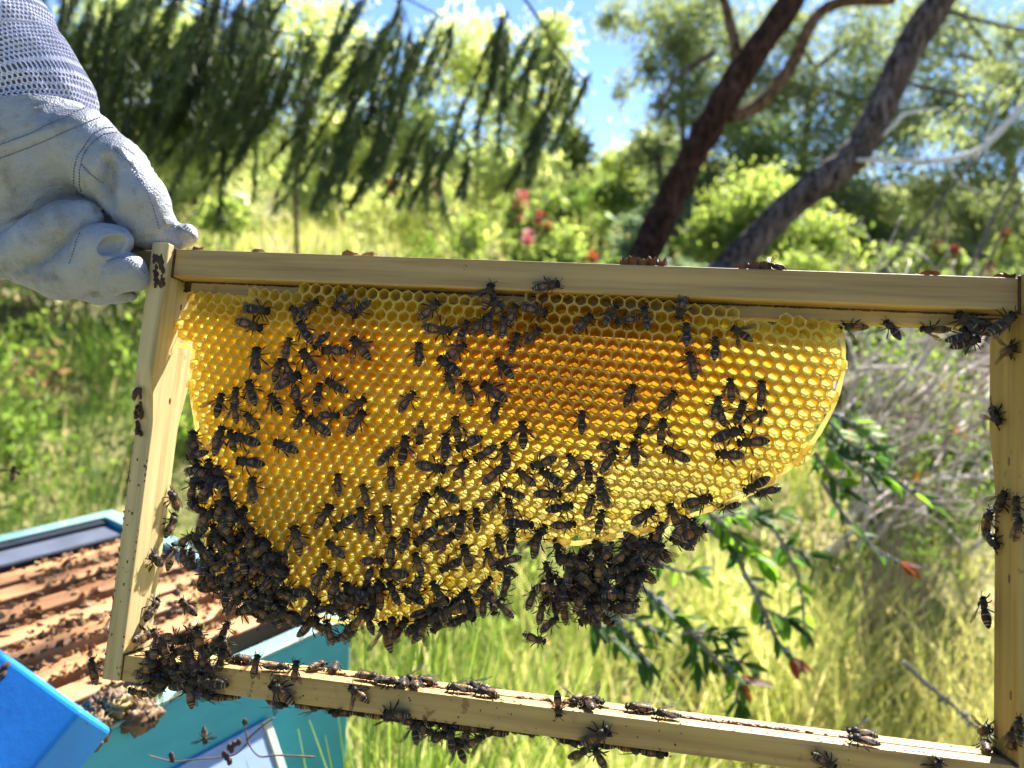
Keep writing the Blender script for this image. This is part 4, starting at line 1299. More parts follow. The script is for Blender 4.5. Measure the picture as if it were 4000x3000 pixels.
def bee_body(kind, seed):
    """head towards +X, back towards +Z, feet at z=0; one continuous body with legs and feelers"""
    rnd = random.Random(seed)
    b = MB()
    BLK = (0.014, 0.011, 0.010); THX = (0.042, 0.030, 0.020)
    PAL = (0.28, 0.22, 0.15); DRK = (0.024, 0.016, 0.011); ORG = (0.16, 0.075, 0.026)
    if kind == 'dark': ORG = (0.03, 0.018, 0.010)
    if kind == 'pale': ORG = (0.22, 0.10, 0.03); THX = (0.06, 0.042, 0.026)
    curl = {'curl': 1.0}.get(kind, 0.0) + rnd.uniform(-0.1, 0.25)
    # stations: x, half width, half height, z centre, colour
    st = [(6.55, 0.15, 0.15, 1.7, BLK), (6.35, 0.9, 0.75, 1.75, BLK), (5.95, 1.5, 1.05, 1.85, BLK), (5.45, 1.75, 1.2, 1.95, BLK), (5.0, 1.5, 1.05, 2.05, BLK), (4.72, 0.75, 0.7, 2.1, BLK),
          (4.5, 1.15, 1.05, 2.2, THX), (4.0, 1.75, 1.55, 2.35, THX), (3.2, 2.02, 1.8, 2.45, THX), (2.3, 1.95, 1.75, 2.45, THX), (1.6, 1.7, 1.55, 2.38, THX), (1.2, 1.35, 1.25, 2.28, THX), (0.95, 1.25, 1.15, 2.2, BLK)]
    n_ab = 20; x0, x1 = 0.75, -6.9
    Lab = x0 - x1
    for i in range(n_ab + 1):
        t = i / n_ab
        w = 2.15 * (math.sin(math.pi * min(1, t * 0.86 + 0.14)) ** 0.5) * (1 - 0.28 * t ** 2.2)
        if t > 0.93: w *= max(0.05, (1 - t) / 0.07 * 0.72 + 0.05)
        s = t * 6 % 1.0
        seg = int(t * 6)
        if s > 0.74 and 0 < seg: c = PAL
        elif seg <= 2: c = ORG if s > 0.15 else lerp3(ORG, DRK, 0.6)
        else: c = DRK
        if seg >= 5: c = DRK
        x = x0 - Lab * t
        z = 2.15 - 0.25 * t - curl * 1.9 * t * t
        st.append((x + curl * 0.9 * t * t, w * (1.0 + (0.035 if s > 0.6 else 0)), w * 0.86, z, c))
    N = 10
    v = []; cols = []; f = []
    for (x, w, h, z, c) in st:
        for k in range(N):
            a = 2 * math.pi * k / N
            v.append((x, w * math.cos(a), z + h * math.sin(a)))
            cc = c if math.sin(a) > -0.5 else lerp3(c, ORG, 0.4)
            cols.append(cc)
    for i in range(len(st) - 1):
        for k in range(N):
            f.append((i * N + k, i * N + (k + 1) % N, (i + 1) * N + (k + 1) % N, (i + 1) * N + k))
    f.append(tuple(range(N))); f.append(tuple(range((len(st) - 1) * N, len(st) * N))[::-1])
    b.add(v, f, cols)
    e = 1.35 if kind == 'drone' else 1.0
    for s in (-1, 1):                                  # eyes, feelers, jaws
        b.blob((5.5, s * 1.35, 2.15), (0.75 * e, 0.55 * e, 0.95 * e), (0.006, 0.006, 0.008), 0, 8, 6)
        a1 = Vector((6.3, s * 0.45, 2.3)); a2 = a1 + Vector((0.9, s * (0.7 + rnd.uniform(-.3, .3)), 0.35)); a3 = a2 + Vector((1.0 + rnd.uniform(-.5, .4), s * (1.0 + rnd.uniform(-.4, .5)), rnd.uniform(-.7, .1)))
        b.tube([a1, a2, a3], [0.13, 0.13, 0.11], 5, BLK)
    spread = [(3.6, 38, 3.6), (2.7, 95, 3.9), (1.9, 138, 5.0)]
    for (lx, ang, ln) in spread:
        for s in (-1, 1):
            an = math.radians(ang + rnd.uniform(-22, 22)); l2 = ln * rnd.uniform(0.8, 1.12)
            d = Vector((math.cos(an), s * math.sin(an), 0))
            p0 = Vector((lx, s * 1.1, 1.2)); p1 = p0 + d * l2 * 0.38 + Vector((0, 0, 0.55)); p2 = p0 + d * l2 * 0.75 + Vector((0, 0, -0.6))
            d2 = Vector((math.cos(an + s * rnd.uniform(-.5, .9)), s * math.sin(an), 0)).normalized()
            p3 = p2 + d2 * l2 * 0.33; p3.z = 0.05
            w2 = 0.42 if ang > 120 else 0.26
            b.tube([p0, p1, p2, p3], [0.26, 0.27, w2, 0.11], 5, (0.022, 0.013, 0.009))
    for i in range(130):                               # short fur on the thorax
        a = rnd.uniform(-0.5, math.pi + 0.5); x = rnd.uniform(1.3, 4.6)
        t = (x - 1.2) / 3.4; r = 1.0 + 0.95 * math.sin(math.pi * min(1, max(0, t)))
        p = Vector((x, r * math.cos(a), 2.4 + 0.9 * r * math.sin(a))); nrm = Vector((rnd.uniform(-.4, .4), math.cos(a), math.sin(a)))
        q = p + nrm * rnd.uniform(0.35, 0.65); w = Vector((0.09, 0, 0))
        c = lerp3((0.05, 0.038, 0.026), (0.18, 0.13, 0.08), rnd.random())
        b.add([p - w, p + w, q], [(0, 1, 2)], c)
    sc = 0.001
    b.v = [(x * sc, y * sc, z * sc) for x, y, z in b.v]
    me = b.mesh('bee')
    me.polygons.foreach_set('use_smooth', np.ones(len(me.polygons), dtype=bool))
    me.materials.append(M_bee)
    return me


def wing_mesh(s, ang, lift, ln=8.8):
    """paired fore and hind wing of one side, hinged at the thorax"""
    b = MB()
    for (l, wd, da, dz) in ((ln, 1.55, 0.0, 0.0), (ln * 0.72, 1.1, 0.22, -0.12)):
        a = math.radians(ang) + da * (1 if ang < 60 else -1) * -0.6
        d = Vector((-math.cos(a), s * math.sin(a), math.sin(math.radians(lift)))).normalized()
        side = Vector((math.sin(a), s * math.cos(a), 0.0)).normalized()
        side = (side - d * side.dot(d)).normalized()
        root = Vector((2.6, s * 1.35, 3.55 + dz))
        prof = [(0, 0.16), (0.15, 0.42), (0.35, 0.75), (0.6, 1.0), (0.82, 0.92), (0.95, 0.55), (1.0, 0.12)]
        up = []; dn = []
        for t, w in prof:
            c = root + d * l * t + Vector((0, 0, -0.5 * t * t))
            up.append(c + side * wd * w * 0.45); dn.append(c - side * wd * w * 1.0)
        v = [x for p in zip(up, dn) for x in p]
        th = Vector((0, 0, 0.02))
        f = [(2 * i, 2 * i + 1, 2 * i + 3, 2 * i + 2) for i in range(len(prof) - 1)]
        b.add(v, f)
        b.tube([root + d * l * t + Vector((0, 0, -0.5 * t * t)) + side * wd * w * 0.45 for t, w in prof], 0.06, 3, (0.05, 0.03, 0.025), 1)
    sc = 0.001
    b.v = [(x * sc, y * sc, z * sc) for x, y, z in b.v]
    me = b.mesh('wing')
    me.materials.append(M_wing); me.materials.append(M_bee)
    return me


BODY = {}
for i, (k, n) in enumerate((('plain', 4), ('dark', 4), ('pale', 3), ('curl', 3), ('drone', 2))):
    BODY[k] = [bee_body(k, 100 * i + j) for j in range(n)]
WINGS = {'fold': [(wing_mesh(-1, a, l), wing_mesh(1, a2, l)) for a, a2, l in ((2, 4, 1), (5, 1, 2), (8, 7, 2), (12, 4, 3))],
         'open': [(wing_mesh(-1, a, l), wing_mesh(1, a2, l)) for a, a2, l in ((32, 36, 9), (28, 42, 14), (48, 50, 24))],
         'fly': [(wing_mesh(-1, 88, 28), wing_mesh(1, 84, 32))]}
BEES = []            # (object, zone, pixel, heading)
BEE_N = [0]


def bee_matrix(head, tail, nrm, scale=None):
    h, t = Vector(head), Vector(tail)
    x = (h - t); L = x.length; x.normalize()
    n = Vector(nrm); n = (n - x * n.dot(x)).normalized()
    y = n.cross(x)
    s = scale if scale else max(0.94, min(1.26, L / 0.0118))
    mid = (h + t) * 0.5
    M = Matrix(((x.x * s, y.x * s, n.x * s, mid.x), (x.y * s, y.y * s, n.y * s, mid.y), (x.z * s, y.z * s, n.z * s, mid.z), (0, 0, 0, 1)))
    return M


def add_bee(M, zone, pix, hdg, kind=None, wings=None, label=None, world_m=False):
    rnd = random
    if kind is None: kind = rnd.choices(['plain', 'dark', 'pale', 'curl'], [5, 4, 4, 2])[0]
    if wings is None: wings = rnd.choices(['fold', 'open'], [5, 1.4])[0]
    o = bpy.data.objects.new('honeybee', rnd.choice(BODY[kind]))
    COL.objects.link(o)
    o.matrix_world = M if world_m else MF @ M
    for wm in rnd.choice(WINGS[wings]):
        w = bpy.data.objects.new('wing', wm); COL.objects.link(w); w.parent = o
    o['category'] = 'bee'
    if label: o['label'] = label
    BEES.append((o, zone, pix, hdg))
    return o


FPS = {'comb': None}


def bee_px(hx, hy, tx, ty, zone='comb', kind=None, wings=None, label=None, nrm=None, y=None):
    """photo pixels of head and tail; the surface gives depth and the way the back faces"""
    mx_, my_ = (hx + tx) / 2, (hy + ty) / 2
    if zone in ('comb', 'hang'):
        p = fp(mx_, my_, 1, -0.009)
        dep = cdepth(p[[0, 2]]) if inside(p[[0, 2]], OUT) else 0.004
        yy = MID - dep - 0.0002 if y is None else y
        h = fp(hx, hy, 1, yy); t = fp(tx, ty, 1, yy)
        n = Vector((random.gauss(0, 0.12), -1, random.gauss(0, 0.12))) if nrm is None else Vector(nrm)
    elif zone in ('top_bar', 'bottom_bar'):
        yy = (-HT if zone == 'top_bar' else -HB) - 0.0002
        h = fp(hx, hy, 1, yy); t = fp(tx, ty, 1, yy); n = Vector((random.gauss(0, 0.05), -1, random.gauss(0, 0.05)))
    elif zone in ('bar_top', 'bar_under', 'wedge_under', 'on_top'):
        yy = random.uniform(-0.006, 0.002) if y is None else y
        h = fp(hx, hy, 1, yy); t = fp(tx, ty, 1, yy)
        zz = {'bar_top': ZB1 + 0.0003, 'bar_under': ZB0 - 0.0003, 'wedge_under': ZW - 0.0003, 'on_top': ZT1 + 0.0003}[zone]
        dx = h[0] - t[0]; L = 0.0125
        a = 0.25 * random.uniform(-1, 1)
        if abs(dx) < 0.004: a = math.copysign(1.25, hy - ty)     # head towards or away from us
        sx = math.copysign(1, dx) if abs(dx) > 1e-5 else 1
        d = np.array([sx * math.cos(a), -math.sin(a), 0]) * L / 2
        c = np.array([(h[0] + t[0]) / 2, yy, zz]); h, t = c + d, c - d
        n = Vector((0, -0.25, 1)) if zone in ('bar_top', 'on_top') else Vector((0, -0.35, -1))
    elif zone == 'left_bar':
        h = fp(hx, hy, 0, XL + 0.0002); t = fp(tx, ty, 0, XL + 0.0002); n = Vector((1, -0.1, 0))
        L = np.linalg.norm(h - t)
        if L > 0.015: m_ = (h + t) / 2; h = m_ + (h - m_) * 0.0135 / L; t = m_ + (t - m_) * 0.0135 / L
    elif zone == 'right_bar':
        h = fp(hx, hy, 0, XR - 0.0002); t = fp(tx, ty, 0, XR - 0.0002); n = Vector((-1, -0.1, 0))
        L = np.linalg.norm(h - t)
        if L > 0.0145: m_ = (h + t) / 2; h = m_ + (h - m_) * 0.013 / L; t = m_ + (t - m_) * 0.013 / L
    if nrm is not None: n = Vector(nrm)
    M = bee_matrix(h, t, n)
    return add_bee(M, zone, (mx_, my_), math.degrees(math.atan2(-(hy - ty), hx - tx)), kind, wings, label)


def crop_list(ox, oy, k, items, zone='comb'):
    for it in items:
        hx, hy, tx, ty = it[:4]; kw = it[4] if len(it) > 4 else {}
        bee_px(ox + hx * k, oy + hy * k, ox + tx * k, oy + ty * k, kw.pop('zone', zone), **kw)


D = dict
K3 = 1000 / 1843
crop_list(600, 900, K3, [
    (850, 590, 655, 560), (795, 715, 612, 655), (1190, 515, 1055, 615), (1010, 575, 1090, 635), (1060, 665, 1150, 815), (1175, 845, 1265, 750), (1225, 870, 1405, 875),
    (1440, 780, 1565, 935, D(kind='plain', wings='open')), (760, 850, 750, 1045), (990, 800, 960, 905), (920, 930, 870, 1085), (955, 945, 1000, 1040), (1075, 870, 1175, 1030), (1070, 1045, 890, 1140, D(kind='drone')),
    (700, 1085, 745, 1260), (505, 1180, 460, 1345), (605, 1135, 600, 1290), (590, 1240, 610, 1385), (850, 1185, 930, 1325), (1060, 1290, 1035, 1125), (1215, 1105, 1180, 1265), (1260, 1075, 1405, 1160),
    (680, 1320, 770, 1430), (1080, 1300, 1015, 1440), (1130, 1350, 1280, 1470), (1330, 1335, 1210, 1325), (1530, 1215, 1385, 1330), (1525, 1310, 1410, 1475), (520, 1410, 460, 1625), (570, 1440, 590, 1600),
    (600, 1480, 775, 1540), (885, 1520, 1050, 1590), (310, 1455, 280, 1600), (1310, 570, 1395, 465), (1450, 610, 1400, 530), (1460, 605, 1560, 520)])
crop_list(1500, 1000, K3, [
    (775, 210, 720, 385), (1260, 205, 1080, 240, D(zone='top_bar')), (395, 335, 260, 455), (1175, 420, 995, 370), (790, 330, 845, 430), (940, 390, 905, 470), (490, 540, 295, 505), (610, 480, 540, 610),
    (720, 460, 640, 550), (765, 420, 760, 580), (870, 460, 855, 575), (1130, 530, 1010, 635), (975, 565, 920, 710), (255, 630, 250, 800), (590, 640, 445, 740), (400, 740, 555, 860), (470, 860, 505, 970),
    (820, 745, 930, 880), (590, 910, 630, 1080), (715, 925, 885, 1045, D(kind='drone')), (815, 1075, 785, 1195), (225, 985, 120, 1120, D(kind='pale')), (1500, 435, 1380, 560), (1665, 385, 1590, 480), (1670, 480, 1835, 455),
    (1790, 945, 1740, 1070), (1420, 1125, 1420, 1270), (520, 1160, 545, 1340, D(wings='open')), (260, 1355, 275, 1195, D(wings='open')), (165, 1300, 130, 1500, D(wings='open', kind='dark')), (455, 1280, 450, 1470, D(kind='dark')), (535, 1400, 710, 1310), (995, 1195, 1000, 1385, D(wings='open')),
    (660, 1465, 810, 1370), (870, 1345, 895, 1530), (1065, 1515, 1240, 1450), (450, 1540, 240, 1500, D(kind='drone')), (600, 1470, 500, 1620), (880, 1515, 725, 1640), (965, 1540, 1090, 1650), (1135, 1540, 1290, 1650),
    (1335, 1440, 1405, 1560), (1465, 1475, 1470, 1650), (1690, 1350, 1525, 1380), (1680, 1415, 1570, 1560), (1800, 1345, 1810, 1520), (1400, 1600, 1320, 1690), (1560, 1610, 1560, 1740), (65, 1400, -20, 1490), (60, 1520, 60, 1690)])
K5 = 1600 / 2212
crop_list(2400, 900, K5, [
    (345, 480, 385, 365), (385, 510, 385, 620), (395, 665, 425, 805), (545, 590, 540, 690), (640, 530, 735, 595, D(wings='open')), (155, 430, 170, 528), (100, 845, 60, 945), (325, 875, 235, 970), (620, 805, 630, 930, D(wings='open')),
    (785, 815, 780, 950), (565, 900, 530, 1020), (560, 940, 590, 1050), (695, 925, 645, 1045), (810, 980, 705, 1035, D(wings='open')), (685, 1070, 525, 1130, D(kind='dark')), (665, 1145, 825, 1135, D(kind='pale')), (550, 1205, 705, 1215),
    (115, 1115, 180, 995), (260, 1020, 245, 1155, D(wings='open')), (265, 1180, 400, 1245), (100, 1145, 115, 1280), (700, 1410, 830, 1335), (790, 1420, 868, 1400, D(zone='hang', y=0.001)), (520, 1440, 365, 1485),
    (840, 185, 905, 190, D(zone='on_top', y=-0.008, wings='fly', label='black bee with raised glassy wings on the top bar beside broken wax')),
    (1255, 520, 1330, 545, D(zone='wedge_under', kind='pale', label='bee half hidden under the top bar, just right of the comb')), (1465, 510, 1525, 580, D(zone='hang', y=0.0, label='bee hanging tail down under the top bar, alone between comb and cluster')),
    (1665, 540, 1795, 560, D(zone='wedge_under', label='leftmost bee of the cluster under the right end of the top bar')),
    (1840, 455, 1985, 560, D(zone='hang', y=-0.006)), (1990, 530, 1860, 540, D(zone='hang', y=-0.003)), (1920, 575, 1785, 600, D(zone='hang', y=-0.010, kind='dark')), (1960, 590, 1810, 635, D(zone='hang', y=-0.008, kind='dark', wings='open')),
    (2140, 455, 2000, 565, D(zone='hang', y=-0.012, kind='dark')), (1900, 480, 2010, 500, D(zone='hang', y=0.0)),
    (2215, 625, 2095, 675, D(zone='right_bar', kind='pale')), (2110, 1050, 2050, 945, D(zone='right_bar', kind='dark', wings='open'))])
crop_list(2400, 1900, K5, [
    (215, 125, 95, 200), (300, 95, 352, 228), (490, 225, 340, 275, D(zone='hang', y=-0.001)), (595, 105, 630, 100, D(zone='hang', y=0.002)),
    (75, 1140, 195, 1180, D(zone='bar_top', kind='pale')), (225, 1165, 345, 1205, D(zone='bar_top', kind='plain', wings='open')), (1275, 1350, 1425, 1370, D(zone='bar_top', y=-0.008, wings='open', kind='plain')), (1310, 1290, 1370, 1330, D(zone='bar_top', y=0.003, wings='open')),
    (1180, 1510, 1070, 1440, D(zone='bottom_bar')), (150, 1440, 10, 1420, D(zone='bar_under')), (265, 1450, 135, 1470, D(zone='bar_under')),
    (2140, 30, 2080, 150, D(zone='right_bar', kind='dark', wings='open')), (2060, 130, 2025, 260, D(zone='right_bar')), (2100, 340, 2030, 230, D(zone='right_bar', kind='dark')), (2195, 60, 2200, 190, D(zone='right_bar', kind='dark')), (2210, 200, 2190, 270, D(zone='right_bar')),
    (2020, 600, 2050, 760, D(zone='right_bar', nrm=(-0.9, 0.2, 0.1), kind='dark')), (2060, 1310, 1995, 1330, D(zone='right_bar')), (2030, 1360, 1985, 1400, D(zone='bar_top', y=0.006)), (2190, 1330, 2140, 1420, D(zone='right_bar', kind='curl')), (2212, 1290, 2212, 1360, D(zone='right_bar', kind='dark')),
    (1740, 1490, 1690, 1560, D(zone='bottom_bar', kind='dark'))])
K7 = 1400 / 2111
crop_list(1200, 1900, K7, [
    (145, 110, 55, 240, D(kind='drone')), (170, 255, 290, 175), (325, 125, 325, 270), (390, 175, 385, 320), (475, 115, 480, 270, D(kind='pale')), (340, 10, 360, 95), (190, -60, 195, 40), (715, 40, 645, 210), (765, 15, 895, 90),
    (1140, 45, 1045, 155, D(wings='open')), (1165, 15, 1275, 60), (1185, 75, 1205, 205), (1000, 130, 1005, 265), (930, 145, 895, 310, D(wings='open', kind='dark')), (765, 210, 885, 185), (640, 335, 765, 235, D(wings='open')), (865, 285, 740, 370, D(wings='open')),
    (600, 250, 560, 385), (125, 325, 222, 418), (510, 300, 488, 450), (450, 440, 325, 440), (645, 390, 690, 525, D(wings='open', kind='pale')), (925, 345, 965, 495, D(wings='open', kind='drone')), (790, 490, 905, 425), (1060, 365, 1105, 490, D(wings='open')), (1120, 285, 1150, 410),
    (1215, 245, 1195, 395, D(wings='open')), (1495, 50, 1340, 45), (1565, 120, 1415, 145), (1685, 55, 1640, 180), (1745, 15, 1770, 110), (1740, 140, 1710, 275), (1330, 235, 1165, 215), (1580, 215, 1440, 225),
    (1405, 230, 1330, 345), (2040, 145, 1920, 225), (120, 460, 45, 605), (200, 510, 145, 665), (355, 590, 380, 480), (440, 500, 600, 515), (455, 575, 345, 660), (490, 560, 545, 695), (570, 600, 690, 690),
    (350, 670, 190, 705), (945, 620, 845, 715), (950, 665, 978, 750), (850, 775, 715, 740, D(wings='open')), (1085, 535, 1005, 645, D(wings='open')), (1050, 650, 1040, 750), (1160, 440, 1235, 420), (1170, 590, 1190, 480), (1160, 640, 1185, 560),
    (455, 790, 505, 965, D(zone='hang', wings='open', y=-0.003)), (690, 800, 625, 915, D(zone='hang', wings='open', y=-0.002)), (1345, 600, 1300, 718, D(zone='hang', kind='pale', y=0.0)), (1140, 690, 1195, 748, D(zone='hang', kind='pale', y=0.0)),
    (1390, 905, 1292, 870, D(zone='hang', kind='pale', y=0.0)), (1395, 690, 1370, 800, D(zone='hang', y=0.0)), (1465, 785, 1395, 845, D(zone='hang', y=0.002)),
    (260, 1170, 365, 1265, D(zone='bottom_bar', wings='open')), (425, 1080, 300, 1110, D(zone='bar_top', kind='pale', y=-0.003)), (535, 1110, 410, 1110, D(zone='bar_top', y=-0.007)), (575, 1060, 570, 1150, D(zone='bar_top', y=-0.006, kind='dark')), (645, 1060, 650, 1140, D(zone='bar_top', y=-0.006)),
    (590, 1060, 700, 1060, D(zone='bar_top', y=0.002, wings='open')), (660, 1090, 755, 1110, D(zone='bar_top', y=0.002)), (845, 1145, 965, 1170, D(zone='bar_top', y=-0.004, kind='pale')), (1000, 1180, 1135, 1190, D(zone='bar_top', y=-0.005)), (980, 1100, 1055, 1130, D(zone='bar_top', y=0.003, wings='open')),
    (460, 1330, 608, 1340, D(zone='bottom_bar', kind='plain')), (1485, 1335, 1475, 1215, D(zone='bottom_bar', wings='open')), (1590, 1190, 1600, 1160, D(zone='bar_top', y=0.002, wings='fly')), (1700, 1200, 1650, 1170, D(zone='bar_top', y=0.003, wings='fly', kind='pale')), (1665, 1220, 1668, 1260, D(zone='bar_top', y=-0.005)),
    (1775, 1425, 1615, 1505, D(zone='bottom_bar', kind='drone')), (80, 1020, 40, 1050, D(zone='bar_top', y=0.004)), (150, 1045, 185, 1060, D(zone='bar_top', y=0.006))])
for i, (x, y) in enumerate([(10, 1310), (70, 1320), (150, 1325), (205, 1335), (290, 1350), (345, 1370), (430, 1390), (505, 1405), (620, 1390), (690, 1405), (760, 1420), (850, 1425), (930, 1440), (1000, 1450), (1110, 1460), (1190, 1465), (1290, 1475), (1480, 1505), (1540, 1515), (1620, 1540), (1730, 1560), (1850, 1560), (1930, 1570), (2040, 1590)]):
    s = random.choice([-1, 1])
    bee_px(1200 + (x + 60 * s) * K7, 1900 + y * K7, 1200 + (x - 60 * s) * K7, 1900 + y * K7, 'bar_under', y=random.uniform(-0.008, 0.004))
for (x, y, dx, dy) in [(640, 1440, -10, -60), (700, 1430, 50, 20), (780, 1470, 50, -30), (860, 1490, 0, -55), (905, 1555, -25, -60), (920, 1500, 60, 10), (985, 1490, 50, -30), (1600, 1560, 40, -20), (1720, 1590, -25, -45), (800, 1450, -50, 20), (950, 1440, 10, -50)]:
    bee_px(1200 + (x + dx) * K7, 1900 + (y + dy) * K7, 1200 + (x - dx) * K7, 1900 + (y - dy) * K7, 'hang', y=random.uniform(-0.009, 0.0))
K2 = 1200 / 1659
crop_list(0, 1800, K2, [
    (900, 165, 940, 262, D(zone='left_bar')), (925, 285, 878, 412, D(zone='left_bar')), (922, 445, 885, 585, D(zone='left_bar')), (780, 495, 872, 575, D(zone='left_bar')), (840, 735, 760, 872, D(zone='left_bar')), (795, 930, 700, 968, D(zone='left_bar', kind='plain')),
    (520, 1060, 545, 1195, D(zone='bottom_bar', nrm=(-1, -0.4, 0))), (1375, 90, 1382, 222), (1600, 345, 1628, 515), (1290, 5, 1435, 22), (1440, 590, 1468, 498), (1540, 595, 1552, 503), (1180, 35, 1230, 165, D(kind='dark')), (1190, 215, 1180, 335), (1440, 420, 1340, 460), (1160, 345, 1200, 470), (1040, 405, 990, 440, D(zone='hang', y=0)), (1000, 460, 1010, 560, D(zone='hang', y=0)), (1060, 570, 1040, 480, D(zone='hang', y=0.002)),
    (985, 750, 1070, 830, D(zone='hang', y=-0.002)), (1240, 870, 1200, 960, D(zone='hang', y=0.002)), (1210, 950, 1250, 1080, D(zone='hang', y=-0.002)), (1290, 1040, 1360, 1030, D(zone='bar_top', y=0)),
    (1470, 1190, 1600, 1310, D(zone='bottom_bar', kind='drone')), (1400, 1050, 1375, 1160, D(zone='bottom_bar')), (1610, 1085, 1590, 1190, D(zone='bottom_bar')), (1540, 1080, 1450, 1050, D(zone='bar_top', y=-0.006)),
    (720, 1230, 800, 1255, D(zone='hang', y=-0.006, wings='open')), (1090, 1185, 1245, 1205, D(zone='bottom_bar', kind='dark')), (1080, 1190, 930, 1220, D(zone='bottom_bar', kind='dark')), (890, 1110, 820, 1240, D(zone='bottom_bar')), (850, 1080, 750, 1170, D(zone='bottom_bar')), (800, 1050, 960, 1000, D(zone='hang', y=-0.008, kind='drone')),
    (1100, 915, 950, 980, D(zone='hang', y=-0.006, kind='dark')), (1130, 1000, 1020, 985, D(zone='hang', y=-0.006)), (1010, 1050, 1020, 1130, D(zone='bottom_bar')), (950, 1040, 940, 1110, D(zone='bottom_bar')), (1110, 1060, 1085, 1150, D(zone='bottom_bar')), (850, 930, 880, 980, D(zone='hang', y=0)), (930, 1170, 880, 1230, D(zone='hang', y=-0.01)),
    (1010, 1290, 1110, 1285, D(zone='bar_under', kind='pale', wings='open', y=-0.006)), (1100, 1300, 1215, 1335, D(zone='bar_under', kind='pale', wings='open', y=-0.009)), (1180, 1280, 1285, 1310, D(zone='bar_under', kind='pale', wings='open', y=-0.004)), (1560, 1340, 1430, 1310, D(zone='bar_under')), (1640, 1340, 1600, 1340, D(zone='bar_under'))])
N_LISTED = len(BEES)

# dense hanging clusters: more bees, one upon the other
def poly_fill(poly, n, mind, layers, zone):
    P = np.array(poly) * 1.8083
    x0, y0 = P.min(0); x1, y1 = P.max(0)
    out = []; tries = 0
    while len(out) < n and tries < 20000:
        tries += 1
        x, y = random.uniform(x0, x1), random.uniform(y0, y1)
        if not inside((x, y), P): continue
        ly = random.randrange(layers)
        if any(l == ly and (x - a) ** 2 + (y - b) ** 2 < mind ** 2 for a, b, l in out): continue
        out.append((x, y, ly))
    return out


CL = [([(420, 950), (450, 1000), (500, 1090), (560, 1180), (620, 1230), (610, 1290), (640, 1330), (560, 1335), (500, 1310), (440, 1270), (425, 1150), (415, 1050)], 74, 44, 2, 'cluster_left'),
      ([(560, 1250), (700, 1285), (860, 1260), (1000, 1275), (1080, 1190), (1100, 1210), (1080, 1290), (1010, 1345), (900, 1360), (760, 1375), (640, 1350), (560, 1330)], 42, 44, 2, 'cluster_bottom'),
      ([(1130, 1160), (1250, 1195), (1400, 1160), (1500, 1130), (1520, 1140), (1440, 1200), (1380, 1270), (1350, 1315), (1270, 1335), (1200, 1320), (1170, 1260), (1200, 1210)], 80, 42, 3, 'cluster_right'),
      ([(330, 1380), (420, 1370), (500, 1400), (480, 1440), (480, 1490), (420, 1500), (320, 1490), (300, 1440)], 18, 44, 1, 'cluster_corner')]
extra = []
for poly, n, md, ly, zone in CL:
    for x, y, l in poly_fill(poly, n, md, ly, zone):
        a = random.uniform(0, 2 * math.pi)
        if random.random() < 0.6: a = -math.pi / 2 + random.gauss(0, 0.7)      # most hang head up
        extra.append((x, y, l, a, zone))
random.shuffle(extra)
extra.sort(key=lambda e: -e[2])
extra.sort(key=lambda e: 0 if e[2] > 0 else 1)
M_stuff = []
for i, (x, y, l, a, zone) in enumerate(extra):
    p = fp(x, y, 1, -0.009)
    dep = cdepth(p[[0, 2]]) if inside(p[[0, 2]], OUT) else 0.003
    base_y = MID - dep
    if zone == 'cluster_right': yy = 0.009 - 0.0055 * l - random.uniform(0, 0.003)
    elif zone == 'cluster_corner': yy = -HB - 0.001 - random.uniform(0, 0.003)
    else: yy = base_y - 0.0005 - 0.0038 * l
    c = fp(x, y, 1, yy); d = np.array([math.cos(a), 0.25 * random.uniform(-1, 1), -math.sin(a)]) * 0.0064
    nrm = Vector((random.gauss(0, 0.45), -1, random.gauss(0, 0.45)))
    M = bee_matrix(c + d, c - d, nrm, random.uniform(1.0, 1.15))
    if len(BEES) < 296:
        add_bee(M, zone, (x, y), math.degrees(a), random.choice(['dark', 'dark', 'plain', 'curl']))
    else:
        M_stuff.append(M)
print('bees listed', N_LISTED, 'individual', len(BEES), 'stuff', len(M_stuff))
# those beyond 300: one crowd
def join_instances(name, mats, meshes, parent=None):
    vs = []; fs = []; cs = []; o = 0
    for M in mats:
        me = random.choice(meshes)
        n = len(me.vertices); co = np.empty(n * 3, np.float32); me.vertices.foreach_get('co', co); co = co.reshape(-1, 3)
        R = np.array(M)
        vs.append(co @ R[:3, :3].T + R[:3, 3])
        c = np.empty(n * 4, np.float32); me.color_attributes['Col'].data.foreach_get('color', c); cs.append(c.reshape(-1, 4)[:, :3])
        me.calc_loop_triangles(); k = len(me.loop_triangles); t = np.empty(k * 3, np.int32); me.loop_triangles.foreach_get('vertices', t)
        fs.append(t.reshape(-1, 3) + o); o += n
    return np_mesh(name, np.concatenate(vs), np.concatenate(fs), np.concatenate(cs))


if M_stuff:
    me = join_instances('bee_crowd', [MF @ M for M in M_stuff], BODY['dark'] + BODY['plain'] + BODY['pale'] + BODY['curl'])
    crowd = tag(link('bee_crowd', me, None, M_bee, True), 'dark mass of bees clinging together deep in the hanging clusters', 'bees', kind='stuff')
    fw = [w for pr in WINGS['fold'] + WINGS['open'][:1] for w in pr]
    wm_ = join_instances('crowd_wings', [MF @ M for M in M_stuff for _ in range(2)], fw)
    tag(link('wings', wm_, crowd, M_wing), kind='stuff')

